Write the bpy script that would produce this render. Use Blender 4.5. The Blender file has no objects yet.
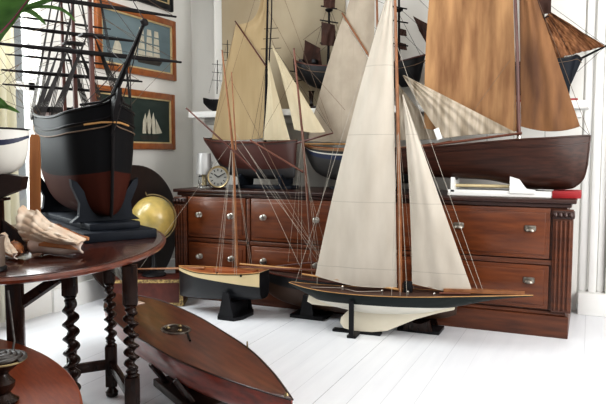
import bpy, bmesh, math, random
from mathutils import Vector, Matrix, noise as mnoise
random.seed(7)
PI = math.pi
R = math.radians
scene = bpy.context.scene
COL = scene.collection

# ------------------------------------------------------------------ camera
CAM_P = Vector((0, 0, 1.1)); YAW = R(24.1); PIT = R(4.45); FPX = 642.0
cd = bpy.data.cameras.new('camera'); cam = bpy.data.objects.new('camera', cd); COL.objects.link(cam)
cam.location = CAM_P; cam.rotation_euler = (PI / 2 - PIT, 0, YAW)
cd.sensor_width = 36; cd.lens = FPX / 606 * 36; cd.clip_start = 0.02
scene.camera = cam
_fw = Vector((-math.sin(YAW) * math.cos(PIT), math.cos(YAW) * math.cos(PIT), -math.sin(PIT)))
_rt = Vector((math.cos(YAW), math.sin(YAW), 0)); _up = _rt.cross(_fw)

# ------------------------------------------------------------------ materials
def mat(name, c, c2=None, rough=.5, scale=8., stretch=(1, 1, 1), bump=0., metal=0., bands=None, trans=0.,
        coat=0., seams=None, glass=False, emit=0., detail=5., spec=.5):
    m = bpy.data.materials.new(name); m.use_nodes = True
    nt = m.node_tree; N = nt.nodes; L = nt.links
    b = N['Principled BSDF']; out = N['Material Output']
    c = (*c, 1); c2 = (*(c2 or tuple(x * .75 for x in c[:3])), 1)
    tc = N.new('ShaderNodeTexCoord'); mp = N.new('ShaderNodeMapping'); mp.inputs['Scale'].default_value = stretch
    L.new(tc.outputs['Object'], mp.inputs['Vector'])
    no = N.new('ShaderNodeTexNoise'); no.inputs['Scale'].default_value = scale; no.inputs['Detail'].default_value = detail
    L.new(mp.outputs[0], no.inputs['Vector'])
    cr = N.new('ShaderNodeValToRGB'); cr.color_ramp.elements[0].position = .32; cr.color_ramp.elements[1].position = .68
    cr.color_ramp.elements[0].color = c2; cr.color_ramp.elements[1].color = c
    L.new(no.outputs['Fac'], cr.inputs[0]); col = cr.outputs[0]
    if bands:                                    # paint bands that follow the sheer of a hull
        at = N.new('ShaderNodeAttribute'); at.attribute_name = 'v'
        br = N.new('ShaderNodeValToRGB'); br.color_ramp.interpolation = 'CONSTANT'
        e = br.color_ramp.elements
        while len(e) < len(bands): e.new(.5)
        for k, (p, cc) in enumerate(bands): e[k].position = p; e[k].color = (*cc, 1)
        L.new(at.outputs['Fac'], br.inputs[0])
        mx = N.new('ShaderNodeMixRGB'); mx.blend_type = 'MULTIPLY'; mx.inputs[0].default_value = .5
        L.new(br.outputs[0], mx.inputs[1]); L.new(no.outputs['Fac'], mx.inputs[2])
        g = N.new('ShaderNodeMixRGB'); g.inputs[0].default_value = .65
        L.new(mx.outputs[0], g.inputs[1]); L.new(br.outputs[0], g.inputs[2]); col = g.outputs[0]
    if seams:                                    # (axis, spacing, colour): stitched cloth panels / board joints
        ax, sp, sc, wd = seams
        sx = N.new('ShaderNodeSeparateXYZ'); L.new(tc.outputs['Object'], sx.inputs[0])
        dv = N.new('ShaderNodeMath'); dv.operation = 'DIVIDE'; dv.inputs[1].default_value = sp; L.new(sx.outputs[ax], dv.inputs[0])
        fr = N.new('ShaderNodeMath'); fr.operation = 'FRACT'; L.new(dv.outputs[0], fr.inputs[0])
        lt = N.new('ShaderNodeMath'); lt.operation = 'LESS_THAN'; lt.inputs[1].default_value = wd; L.new(fr.outputs[0], lt.inputs[0])
        mx = N.new('ShaderNodeMixRGB'); 
        if ax == 'X' and name.startswith('white_floor'):      # some joints have opened, others are painted shut
            fl = N.new('ShaderNodeMath'); fl.operation = 'FLOOR'; L.new(dv.outputs[0], fl.inputs[0])
            wn = N.new('ShaderNodeTexWhiteNoise'); wn.noise_dimensions = '1D'; L.new(fl.outputs[0], wn.inputs['W'])
            pw = N.new('ShaderNodeMath'); pw.operation = 'POWER'; pw.inputs[1].default_value = 1.6; L.new(wn.outputs['Value'], pw.inputs[0])
            ml = N.new('ShaderNodeMath'); ml.operation = 'MULTIPLY'; L.new(lt.outputs[0], ml.inputs[0]); L.new(pw.outputs[0], ml.inputs[1]); lt = ml
        L.new(lt.outputs[0], mx.inputs[0]); L.new(col, mx.inputs[1]); mx.inputs[2].default_value = (*sc, 1)
        col = mx.outputs[0]
    L.new(col, b.inputs['Base Color'])
    b.inputs['Roughness'].default_value = rough; b.inputs['Metallic'].default_value = metal
    b.inputs['Coat Weight'].default_value = coat; b.inputs['Coat Roughness'].default_value = .12
    b.inputs['Specular IOR Level'].default_value = spec
    if glass: b.inputs['Transmission Weight'].default_value = 1; b.inputs['IOR'].default_value = 1.3
    if emit: L.new(col, b.inputs['Emission Color']); b.inputs['Emission Strength'].default_value = emit
    if bump:
        bp = N.new('ShaderNodeBump'); bp.inputs['Strength'].default_value = bump; bp.inputs['Distance'].default_value = .01
        L.new(no.outputs['Fac'], bp.inputs['Height']); L.new(bp.outputs[0], b.inputs['Normal'])
    if trans:
        t = N.new('ShaderNodeBsdfTranslucent'); L.new(col, t.inputs['Color'])
        ms = N.new('ShaderNodeMixShader'); ms.inputs[0].default_value = trans
        L.new(b.outputs[0], ms.inputs[1]); L.new(t.outputs[0], ms.inputs[2]); L.new(ms.outputs[0], out.inputs['Surface'])
    return m

M = {}
M['wall'] = mat('white_wall_paint', (.77, .76, .725), (.74, .73, .695), .8, 2)
M['cream_wall'] = mat('cream_paint', (.74, .70, .58), (.70, .66, .54), .8, 2)
M['tan'] = mat('mottled_tan_panel', (.46, .40, .295), (.32, .255, .165), .7, 1.3)  # broad random mottling between paler and browner tan
M['white'] = mat('white_gloss_paint', (.84, .84, .82), (.78, .78, .76), .45, 3)
M['ceil'] = mat('ceiling_paint', (.8, .8, .78), None, .9, 2)
M['floor'] = mat('white_floor_boards', (.80, .815, .845), (.75, .765, .80), .32, 3, (6, .6, 1), seams=('X', .135, (.20, .21, .24), .020), bump=.05)
M['cherry'] = mat('cherry_wood', (.120, .034, .011), (.055, .015, .006), .38, 5, (1, 8, 8), coat=.1)
M['cherry_drawer'] = mat('cherry_drawer_wood', (.150, .040, .010), (.080, .020, .006), .36, 4, (1.2, 6, 9), coat=.12)
M['cherry_dark'] = mat('dark_cherry_wood', (.04, .012, .007), (.02, .006, .004), .35, 5, (1, 8, 8), coat=.1)
M['oak_dark'] = mat('dark_stained_oak', (.028, .012, .008), (.010, .005, .004), .25, 9, (6, 6, 1), coat=.15, spec=.25)
M['table_top'] = mat('polished_mahogany', (.065, .017, .010), (.025, .008, .006), .22, 6, (2, 7, 7), coat=.5)
M['table_edge'] = mat('worn_mahogany_edge', (.17, .042, .018), (.08, .018, .01), .3, 6, (2, 7, 7), coat=.4)
M['low_top'] = mat('red_brown_table_wood', (.23, .052, .016), (.15, .030, .010), .38, 9, (2, 14, 2), coat=.2)
M['brass'] = mat('aged_brass', (.45, .36, .20), (.20, .15, .08), .35, 14, metal=.9)
M['steel'] = mat('dull_nickel', (.62, .60, .55), (.35, .33, .3), .28, 14, metal=.95)
M['pewter'] = mat('dark_pewter', (.36, .33, .29), (.14, .12, .10), .35, 30, metal=.9)
M['black'] = mat('black_paint', (.014, .014, .016), (.006, .006, .007), .4, 9, spec=.25)
M['blueblack'] = mat('blue_black_paint', (.013, .016, .023), (.006, .008, .012), .55, 9, spec=.15)
M['cream_paint'] = mat('cream_hull_paint', (.72, .60, .36), (.6, .5, .3), .5, 6)
M['spar'] = mat('varnished_spar', (.29, .125, .05), (.18, .07, .028), .4, 6, (3, 3, 3))
M['spar_dark'] = mat('dark_spar', (.10, .025, .014), (.05, .012, .008), .4, 6)
M['spar_black'] = mat('black_spar', (.014, .012, .013), (.007, .006, .006), .55, 9, spec=.15)
M['spar_red'] = mat('red_brown_spar', (.17, .06, .035), (.10, .033, .02), .4, 9)
M['spar_pale'] = mat('pale_boom_wood', (.50, .29, .12), (.36, .19, .07), .45, 6, (2, 9, 9))
M['line_pale'] = mat('pale_rigging_cord', (.40, .37, .32), (.30, .27, .23), .8, 30)
M['line_dark'] = mat('dark_rigging_cord', (.035, .03, .028), (.02, .018, .018), .8, 30)
M['line_brown'] = mat('brown_rigging_cord', (.17, .11, .07), (.1, .07, .05), .8, 30)
M['sail_tan'] = mat('tan_sailcloth', (.40, .305, .175), (.33, .245, .135), .85, 3, (3, 3, .6), trans=.12, seams=('X', .055, (.35, .265, .15), .06))
M['sail_cream'] = mat('cream_sailcloth', (.66, .58, .42), (.56, .48, .33), .85, 3, (3, 3, .6), trans=.2)
M['sail_grey'] = mat('greyish_sailcloth', (.47, .405, .325), (.37, .315, .25), .9, 6, (1.5, 1, 1), trans=.12, seams=('X', .09, (.41, .35, .28), .04))
M['sail_white'] = mat('off_white_sailcloth', (.60, .55, .475), (.50, .45, .38), .85, 4, (2, 2, .6), trans=.15, seams=('Z', .40, (.44, .40, .34), .010))
M['sail_brown'] = mat('rust_brown_sailcloth', (.43, .245, .115), (.19, .090, .038), .8, 5, (2.8, 2, .42), trans=.1, bump=.4, detail=9)
M['sail_brown_dark'] = mat('dark_rust_brown_sailcloth', (.26, .125, .05), (.085, .036, .016), .8, 3.6, (2.6, 2, .5), trans=.08, bump=.4, detail=9)
M['sail_stripe'] = mat('creased_beige_sailcloth', (.54, .47, .38), (.27, .22, .16), .85, 9, (3.2, 1, .35), trans=.1)
M['sail_oxide'] = mat('dark_red_sailcloth', (.06, .024, .015), (.03, .012, .008), .85, 8)
M['sail_rust'] = mat('brown_folded_sailcloth', (.33, .155, .07), (.13, .052, .022), .85, 7, (3, 3, 1), bump=.3)
M['deck_brown'] = mat('brown_deck', (.075, .040, .028), (.045, .023, .017), .5, 6, (1, 20, 1))
M['deck_orange'] = mat('orange_varnished_deck', (.36, .12, .04), (.24, .07, .025), .4, 6, (1, 15, 1))
M['hull_d'] = mat('green_black_and_white_hull', (1, 1, 1), None, .42, 9, bands=[(0, (.78, .75, .66)), (.50, (.010, .015, .014))], spec=.3)
M['keel_white'] = mat('cream_white_keel_paint', (.80, .75, .62), (.68, .62, .49), .45, 4)
M['hull_e'] = mat('cream_and_black_hull', (1, 1, 1), None, .38, 9, bands=[(0, (.008, .009, .011)), (.50, (.66, .54, .32))])
M['hull_f'] = mat('dark_brown_plank_hull', (1, 1, 1), None, .45, 6, (1, 1, 20), bands=[(0, (.055, .026, .014)), (.62, (.008, .008, .009))])
M['hull_a'] = mat('dark_red_hull', (1, 1, 1), None, .45, 7, (1, 4, 4), bands=[(0, (.05, .05, .052)), (.28, (.060, .017, .012)), (.93, (.03, .012, .009))])
M['hull_b'] = mat('black_blue_white_hull', (1, 1, 1), None, .45, 9, bands=[(0, (.035, .033, .032)), (.66, (.012, .02, .055)), (.80, (.55, .52, .46)), (.84, (.010, .010, .010)), (.92, (.20, .11, .05))])
M['hull_c'] = mat('dark_mahogany_plank_hull', (.050, .017, .010), (.022, .008, .005), .38, 5, (1, 10, 14), coat=.05, spec=.3)
M['hull_g'] = mat('black_and_oxide_hull', (1, 1, 1), None, .6, 12, bands=[(0, (.050, .013, .008)), (.40, (.008, .008, .009)), (.84, (.03, .024, .02)), (.86, (.008, .008, .009))], spec=.10)
M['hull_i'] = mat('red_varnished_hull', (.27, .034, .013), (.11, .016, .008), .3, 6, (1, 8, 8), coat=.3)
M['deck_i'] = mat('red_brown_deck', (.155, .046, .022), (.07, .020, .011), .33, 5, (1, 8, 1), coat=.25)
M['hull_h'] = mat('white_hull_with_navy_stripe', (1, 1, 1), None, .4, 9, bands=[(0, (.72, .70, .64)), (.62, (.02, .025, .06)), (.74, (.74, .72, .67))])
M['keel_brown'] = mat('dark_brown_keel', (.03, .015, .011), (.016, .008, .007), .45, 9, spec=.3)
M['batten'] = mat('orange_brown_batten', (.34, .14, .05), (.24, .09, .03), .5, 4, (9, 9, 1))
M['leather'] = mat('oxblood_leather', (.10, .022, .014), (.06, .013, .009), .5, 18, bump=.15)
M['gilt'] = mat('gold_tooling', (.50, .36, .14), (.06, .03, .015), .45, 70)
M['globe'] = mat('ochre_globe_map', (.50, .36, .11), (.20, .17, .06), .3, 7, detail=9, coat=.3)
M['frame_wood'] = mat('orange_maple_frame', (.33, .105, .022), (.22, .06, .012), .35, 6, (3, 3, 3), coat=.3)
M['gold_slip'] = mat('gilt_slip', (.60, .47, .26), (.45, .34, .18), .4, 12)
M['sea_blue'] = mat('painted_blue_grey_sky', (.20, .26, .28), (.13, .18, .20), .5, 3, (1, .6, 2), spec=.3)
M['sea_dark'] = mat('painted_dark_green_sea', (.035, .052, .045), (.022, .034, .03), .4, 3, (1, 1, 3), spec=.3)
M['paint_sail'] = mat('painted_white_sails', (.58, .55, .45), (.45, .42, .34), .6, 20)
M['paint_dark'] = mat('painted_dark_hull', (.04, .035, .03), None, .6, 20)
M['shell'] = mat('cream_conch_shell', (.78, .67, .55), (.62, .43, .30), .45, 16, (1, 1, 1.6), bump=.4)
M['shell_in'] = mat('glossy_brown_pink_shell', (.46, .19, .075), (.17, .055, .022), .22, 12, coat=.4)
M['shell_pale'] = mat('pale_shell_lip', (.74, .62, .55), (.50, .30, .22), .25, 9, coat=.4)
M['rope'] = mat('dark_coiled_rope', (.055, .045, .038), (.025, .02, .018), .45, 60, bump=.4)
M['cup'] = mat('grey_brown_horn', (.17, .12, .09), (.09, .065, .05), .5, 9)
M['leaf'] = mat('green_leaf', (.075, .16, .035), (.035, .085, .018), .4, 6, (1, 8, 8), trans=.4)
M['leaf_pink'] = mat('pink_leaf_edge', (.42, .08, .16), None, .5, 9)
M['red'] = mat('red_paint', (.35, .02, .025), (.26, .015, .02), .45, 9)
M['clock_face'] = mat('grey_clock_face', (.28, .275, .25), (.2, .195, .18), .5, 9)
M['shade_silver'] = mat('silvery_glass_shade', (.42, .415, .41), (.24, .24, .24), .38, 5, (1, 1, .15), metal=.3)
M['glass'] = mat('clear_glass', (.92, .93, .93), (.9, .9, .9), .08, 3, glass=True)
M['pink'] = mat('pink_shell', (.62, .36, .28), (.45, .2, .14), .35, 12)
M['curtain'] = mat('cream_curtain_cloth', (.78, .75, .64), (.70, .67, .56), .9, 4, (6, 6, .5), trans=.3)
M['terracotta'] = mat('terracotta', (.3, .12, .06), None, .8, 9)

_m = bpy.data.materials.new('window_glass'); _m.use_nodes = True; _n = _m.node_tree.nodes; _l = _m.node_tree.links; _n.clear()
_o = _n.new('ShaderNodeOutputMaterial'); _t = _n.new('ShaderNodeBsdfTransparent'); _g = _n.new('ShaderNodeBsdfGlossy'); _x = _n.new('ShaderNodeMixShader')
_g.inputs['Roughness'].default_value = .02; _t.inputs[0].default_value = (.96, .98, .97, 1); _x.inputs[0].default_value = .06
_l.new(_t.outputs[0], _x.inputs[1]); _l.new(_g.outputs[0], _x.inputs[2]); _l.new(_x.outputs[0], _o.inputs['Surface']); M['window_glass'] = _m

# ------------------------------------------------------------------ mesh builder
class MB:
    def __init__(s): s.v = []; s.f = []; s.a = {}
    def add(s, vs, fs):
        o = len(s.v); s.v += [tuple(v) for v in vs]; s.f += [tuple(i + o for i in f) for f in fs]; return o
    def box(s, c, d, rz=0, bev=0, rx=0, ry=0):
        m = Matrix.Translation(c) @ Matrix.Rotation(rz, 4, 'Z') @ Matrix.Rotation(ry, 4, 'Y') @ Matrix.Rotation(rx, 4, 'X')
        bm = bmesh.new(); bmesh.ops.create_cube(bm, size=1); bmesh.ops.scale(bm, vec=d, verts=bm.verts)
        if bev: bmesh.ops.bevel(bm, geom=list(bm.edges), offset=bev, segments=2, affect='EDGES', profile=.5)
        bmesh.ops.transform(bm, matrix=m, verts=bm.verts); s.bm(bm); return s
    def bm(s, b):
        b.verts.index_update(); s.add([v.co for v in b.verts], [[v.index for v in f.verts] for f in b.faces]); b.free()
    def tube(s, pts, r, n=6, caps=True):
        pts = [Vector(p) for p in pts]; rs = r if isinstance(r, (list, tuple)) else [r] * len(pts)
        vs = []; ref = None
        for i, p in enumerate(pts):
            t = (pts[min(i + 1, len(pts) - 1)] - pts[max(i - 1, 0)]).normalized()
            if ref is None: ref = Vector((0, 0, 1)) if abs(t.z) < .9 else Vector((1, 0, 0))
            u = (ref - t * ref.dot(t)).normalized(); w = t.cross(u); ref = u
            for k in range(n):
                a = 2 * PI * k / n; vs.append(p + (u * math.cos(a) + w * math.sin(a)) * rs[i])
        fs = [(i * n + k, i * n + (k + 1) % n, (i + 1) * n + (k + 1) % n, (i + 1) * n + k) for i in range(len(pts) - 1) for k in range(n)]
        if caps: fs += [tuple(range(n))[::-1], tuple(range((len(pts) - 1) * n, len(pts) * n))]
        s.add(vs, fs); return s
    def lathe(s, prof, c=(0, 0, 0), n=20, ax=None):
        c = Vector(c); m = Matrix.Identity(3) if ax is None else Vector((0, 0, 1)).rotation_difference(Vector(ax)).to_matrix()
        vs = [c + m @ Vector((r * math.cos(2 * PI * k / n), r * math.sin(2 * PI * k / n), z)) for r, z in prof for k in range(n)]
        fs = [(i * n + k, i * n + (k + 1) % n, (i + 1) * n + (k + 1) % n, (i + 1) * n + k) for i in range(len(prof) - 1) for k in range(n)]
        fs += [tuple(range(n))[::-1], tuple(range((len(prof) - 1) * n, len(prof) * n))]
        s.add(vs, fs); return s
    def prism(s, poly, a, b, f):
        n = len(poly); vs = [f(p[0], p[1], a) for p in poly] + [f(p[0], p[1], b) for p in poly]
        s.add(vs, [tuple(range(n)), tuple(range(n, 2 * n))[::-1]] + [(i, (i + 1) % n, n + (i + 1) % n, n + i) for i in range(n)]); return s
    def grid(s, fn, nu, nv):
        vs = [fn(i / nu, j / nv) for i in range(nu + 1) for j in range(nv + 1)]; w = nv + 1
        s.add(vs, [(i * w + j, (i + 1) * w + j, (i + 1) * w + j + 1, i * w + j + 1) for i in range(nu) for j in range(nv)]); return s
    def build(s, name, m, parent=None, smooth=True, loc=None, solid=0, ang=40):
        me = bpy.data.meshes.new(name); me.from_pydata(s.v, [], s.f)
        bm = bmesh.new(); bm.from_mesh(me); bmesh.ops.recalc_face_normals(bm, faces=bm.faces); bm.to_mesh(me); bm.free()
        if s.a:
            at = me.attributes.new('v', 'FLOAT', 'POINT')
            for i in range(len(me.vertices)): at.data[i].value = s.a.get(i, 0)
        me.materials.append(M[m])
        o = bpy.data.objects.new(name, me); COL.objects.link(o); o.parent = parent
        if loc: o.location = loc
        if smooth:
            me.shade_smooth(); me.set_sharp_from_angle(angle=R(ang))
        if solid:
            md = o.modifiers.new('thickness', 'SOLIDIFY'); md.thickness = solid; md.offset = 0
        return o

def XY(x, y, z): return Vector((x, y, z))
def XZ(x, z, y): return Vector((x, y, z))
def YZ(y, z, x): return Vector((x, y, z))
def smooth_pts(pts, n=5):                       # Catmull-Rom through tuples of any width
    out = []
    for i in range(len(pts) - 1):
        p = [pts[max(i - 1, 0)], pts[i], pts[i + 1], pts[min(i + 2, len(pts) - 1)]]
        for k in range(n):
            t = k / n
            out.append(tuple(.5 * (2 * b + (c - a) * t + (2 * a - 5 * b + 4 * c - d) * t * t + (3 * b - a - 3 * c + d) * t ** 3) for a, b, c, d in zip(*p)))
    out.append(tuple(pts[-1])); return out

def tag(o, label, cat, group=None, kind=None):
    o['label'] = label; o['category'] = cat
    if group: o['group'] = group
    if kind: o['kind'] = kind
    return o
def thing(name, label, cat, loc=(0, 0, 0), rz=0, group=None):
    o = bpy.data.objects.new(name, None); COL.objects.link(o); o.location = loc; o.rotation_euler = (0, 0, rz); o.empty_display_size = .05
    return tag(o, label, cat, group)
def struct(o): o['kind'] = 'structure'; return o
def copy_tree(o, parent=None):
    c = o.copy(); COL.objects.link(c); c.parent = parent
    for ch in list(o.children): copy_tree(ch, c)
    return c

class Ship:
    """A model boat standing in the vertical plane through (x, y) with its bow towards `head` degrees; local x runs to the bow."""
    def __init__(s, name, label, x, y, z, head, group='model ships', cat='model ship'):
        s.O = Vector((x, y, 0)); s.z0 = z; s.h = Vector((math.cos(R(head)), math.sin(R(head)), 0)); s.l = Vector((-s.h.y, s.h.x, 0))
        s.root = thing(name, label, cat, (x, y, z), R(head), group)
    def q(s, px, py, lat=0.):                    # sight line of the survey photo met with the boat's own centre plane
        d = _fw + _rt * (px - 303) / FPX - _up * (py - 202) / FPX
        t = ((s.O + s.l * lat - CAM_P).dot(s.l)) / d.dot(s.l); p = CAM_P + d * t
        return Vector(((p - s.O).dot(s.h), lat, p.z - s.z0))
    def hull(s, st, m, deck_m=None, e1=1., n=9, sub=4, drop=.006, name='hull', camber=.0, vf=None):
        st = [t if len(t) == 5 else (*t, t[0]) for t in st]
        P = smooth_pts(st, sub); mb = MB(); w = 2 * n + 1
        for (x, b, zs, zk, xk) in P:
            b = max(b, .0015)
            for k in range(-n, n + 1):
                u = abs(k) / n; a = u * PI / 2
                z = zs - (zs - zk) * math.cos(a); y = b * math.sin(a) ** e1 * (1 if k >= 0 else -1)
                i = mb.add([(x + (xk - x) * (1 - (z - zk) / max(zs - zk, 1e-4)), y, z)], []); mb.a[i] = vf(x, z) if vf else (z - zk) / max(zs - zk, 1e-4)
        for i in range(len(P) - 1):
            for k in range(w - 1): mb.f.append((i * w + k, (i + 1) * w + k, (i + 1) * w + k + 1, i * w + k + 1))
        mb.f.append(tuple(range(w))); mb.f.append(tuple(range((len(P) - 1) * w, len(P) * w))[::-1])
        h = mb.build(name, m, s.root, ang=50)
        if deck_m:
            d = MB(); nn = 4
            for (x, b, zs, zk, xk) in P:
                for k in range(-nn, nn + 1):
                    d.add([(x, max(b - .003, .001) * k / nn, zs - drop + camber * (1 - (k / nn) ** 2))], [])
            ww = 2 * nn + 1
            for i in range(len(P) - 1):
                for k in range(ww - 1): d.f.append((i * ww + k, (i + 1) * ww + k, (i + 1) * ww + k + 1, i * ww + k + 1))
            d.build('deck', deck_m, s.root)
        s.P = P
        return h
    def strake(s, m, f=1., r=.004, name='rail', side=(-1, 1), out=0.):
        for sd in side:
            MB().tube([(x, sd * (max(b, .002) + out), zs + (f - 1) * (zs - zk)) for x, b, zs, zk, xk in s.P], r, 6).build(name, m, s.root)
    def spar(s, name, pts, r, m, parent=None, n=8):
        return MB().tube(pts, r, n).build(name, m, parent or s.root)
    def line(s, a, b, m='line_pale', r=.0013, name='rigging_line', sag=0.):
        a = Vector(a); b = Vector(b); pts = [a, b]
        if sag: pts = [a.lerp(b, t / 6) - Vector((0, 0, sag * 4 * (t / 6) * (1 - t / 6))) for t in range(7)]
        return MB().tube(pts, r, 4, False).build(name, m, s.root)
    def sail(s, corners, m, belly=.03, name='sail', nu=16, nv=16, curve=(0, 0, 0, 0), fold=.004, seed=0, folds=7, hem=True):
        """corners: tack, clew, peak, throat. curve: how far luff, foot, leech and head bow inwards."""
        T, Cw, Pk, Th = [Vector(c) for c in corners]; rnd = random.Random(seed); ph = rnd.random() * 6
        ctr = (T + Cw + Pk + Th) / 4
        def fn(u, v):
            lf = T.lerp(Th, v); le = Cw.lerp(Pk, v)
            p = lf.lerp(le, u)
            w = 4 * v * (1 - v); x = 4 * u * (1 - u)
            p += (Cw - T) * (curve[0] * w * (1 - u) - curve[2] * w * u)
            p += (Th - T) * (curve[1] * x * (1 - v) - curve[3] * x * v)
            e = math.sin(PI * min(max(u, 0), 1)) * (.35 + .65 * math.sin(PI * v))
            p.y += belly * e + fold * math.sin(folds * (u * 2.2 + v * .9) + ph) * (.4 + .6 * x) + fold * 1.5 * mnoise.noise(Vector((u * 4 + ph, v * 4, ph)))
            return p
        o = MB().grid(fn, nu, nv).build(name, m, s.root, ang=180)
        if hem:
            edge = [fn(i / 12, 0) for i in range(13)]
            MB().tube(edge, .0022, 4).build('hem_rope', m, o)
        return o
    def mast_truck(s, p, m, r=.01):
        MB().lathe([(r * .3, 0), (r, .004), (r, .01), (r * .3, .014)], p, 10).build('mast_cap', m, s.root)

# ------------------------------------------------------------------ the setting
def bx(name, c, d, m, **k): return struct(MB().box(c, d).build(name, m, smooth=False))
WL = -3.35
bx('floor', (-1, 2.2, -.05), (5.4, 6.4, .1), 'floor')
bx('ceiling', (-1, 2.2, 3.05), (5.4, 6.4, .1), 'ceil')
bx('wall_back', (-1, 5.05, 1.5), (5.4, .1, 3.0), 'wall')
# left wall with a window opening
W0, W1, WZ0, WZ1 = .70, 3.235, .35, 2.72
mb = MB()
mb.box((WL - .06, (-1 + W0) / 2, 1.5), (.12, W0 + 1, 3)); mb.box((WL - .06, (W1 + 5) / 2, 1.5), (.12, 5 - W1, 3))
mb.box((WL - .06, (W0 + W1) / 2, WZ0 / 2), (.12, W1 - W0, WZ0)); mb.box((WL - .06, (W0 + W1) / 2, (3 + WZ1) / 2), (.12, W1 - W0, 3 - WZ1))
struct(mb.build('wall_left', 'wall', smooth=False))
win = thing('window_1', 'tall white framed window in the left wall', 'window', (WL, (W0 + W1) / 2, WZ0)); del win['label'], win['category']; struct(win)
mb = MB(); hw = (W1 - W0) / 2; hh = WZ1 - WZ0
for y in (-hw + .025, hw - .025): mb.box((-.09, y, hh / 2), (.05, .05, hh))
for z in (.025, hh / 2, hh - .025): mb.box((-.09, 0, z), (.05, 2 * hw, .05))
mb.build('window_frame', 'white', win, smooth=False)
MB().box((.03, 0, -.015), (.1, 2 * hw + .1, .03)).build('window_sill', 'white', win, smooth=False)
MB().box((-.09, 0, hh / 2), (.004, 2 * hw - .1, hh - .1)).build('pane', 'window_glass', win, smooth=False)
# chimney breast, mantel shelf, tan panel, right casing
bx('wall_chimney', (-1.505, 4.875, 1.5), (2.89, .25, 3.0), 'wall')
mb = MB(); mb.box((-1.53, 4.615, 1.405), (3.02, .27, .05), bev=.006); mb.box((-1.53, 4.70, 1.355), (2.94, .10, .05), bev=.01)
struct(mb.build('trim_1', 'white'))
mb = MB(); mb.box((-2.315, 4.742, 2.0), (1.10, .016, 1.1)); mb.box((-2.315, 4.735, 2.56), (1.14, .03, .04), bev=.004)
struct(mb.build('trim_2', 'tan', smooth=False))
mb = MB()
for x, w, t in ((-.025, .05, .05), (.035, .05, .075), (.085, .04, .05), (.13, .03, .09)): mb.box((x, 4.80 - t / 2, 1.6), (w, t, 2.9), bev=.006)
mb.box((.05, 4.745, .075), (.2, .15, .15), bev=.006)
struct(mb.build('trim_3', 'white'))
dr = thing('door_1', 'white panelled door', 'door', (.62, 4.93, 0)); del dr['label'], dr['category']; struct(dr)
mb = MB(); mb.box((0, 0, 1.5), (.95, .04, 3.0))
for z0, z1 in ((.25, 1.1), (1.25, 2.4)):
    for x in (-.22, .22): mb.box((x, -.024, (z0 + z1) / 2), (.34, .012, z1 - z0), bev=.005)
mb.build('door_panel', 'white', dr)
bx('baseboard_left', (WL + .012, (W1 + 5) / 2, .08), (.024, 5 - W1 - .05, .16), 'white')
bx('baseboard_back', (-3.14, 4.985, .08), (.38, .03, .16), 'white')

# ------------------------------------------------------------------ sideboard
CY = 4.024
sb = thing('sideboard', 'long cherry wood sideboard with two rows of drawers carrying the model ships', 'sideboard', (-1.466, CY, 0))
def SX(x): return x + 1.466
mb = MB(); mb.box((0, .335, .46), (2.70, .63, .65))
mb.build('carcass', 'cherry', sb, smooth=False)
mb = MB(); mb.box((0, .33, .8125), (2.80, .70, .025), bev=.006); mb.box((0, .33, .788), (2.75, .665, .026), bev=.008)
mb.build('top', 'cherry_dark', sb)
mb = MB(); mb.box((0, .33, .065), (2.75, .67, .13), bev=.004); mb.box((0, .33, .143), (2.72, .652, .026), bev=.01)
mb.build('plinth', 'cherry', sb)
mb = MB(); mb.box((0, .012, .447), (2.56, .03, .03), bev=.005)
mb.build('mid_rail', 'cherry', sb)
for x0 in (-2.805, -.135):
    mb = MB(); mb.box((SX(x0), .012, .46), (.11, .05, .61), bev=.003)
    for k in range(4): mb.tube([(SX(x0) - .036 + .024 * k, -.014, .17), (SX(x0) - .036 + .024 * k, -.014, .70)], .0085, 8)
    p = mb.build('pilaster', 'cherry', sb)
    mb = MB(); mb.box((SX(x0), .008, .735), (.125, .06, .05), bev=.01)
    for k in range(4): mb.lathe([(.004, -.015), (.012, -.008), (.013, .004), (.005, .016)], (SX(x0) - .042 + .028 * k, -.026, .735), 8)
    mb.build('carved_capital', 'cherry_dark', p)
cols = [(-2.74, -2.25), (-2.205, -1.58), (-1.54, -.885), (-.845, -.205)]
for ci, (xa, xb) in enumerate(cols):
    for za, zb in ((.468, .770), (.168, .428)):
        w = xb - xa; cx = SX((xa + xb) / 2); cz = (za + zb) / 2
        mb = MB(); mb.box((cx, .008, cz), (w, .03, zb - za), bev=.005); mb.box((cx, -.004, cz), (w - .05, .022, zb - za - .05), bev=.006)
        d = mb.build('drawer', 'cherry_drawer', sb)
        for sx in (-1, 1):
            kx = cx + sx * (w / 2 - .11); kz = cz + (.02 if za > .4 else .03)
            if ci < 2:
                MB().lathe([(.020, 0), (.021, .004), (.008, .008), (.007, .018), (.016, .024), (.021, .032), (.018, .041), (.006, .046)], (kx, -.013, kz), 14, (0, -1, 0)).build('knob', 'steel', d)
            else:
                k = MB(); k.box((kx, -.016, kz + .010), (.066, .006, .034), bev=.006)
                def cup(u, v, kx=kx, kz=kz):
                    a = PI * u; rr = math.sin(PI / 2 * v)
                    return (kx + .028 * math.cos(a) * rr, -.018 - .022 * math.sin(PI / 2 * (1 - v)), kz - .008 + .024 * math.sin(a) * rr)
                k.grid(cup, 12, 6); k.build('cup_pull', 'pewter', d)
for xa in (-2.228, -1.56, -.865):
    MB().box((SX(xa), .012, .465), (.03, .03, .60), bev=.004).build('stile', 'cherry', sb)

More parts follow.
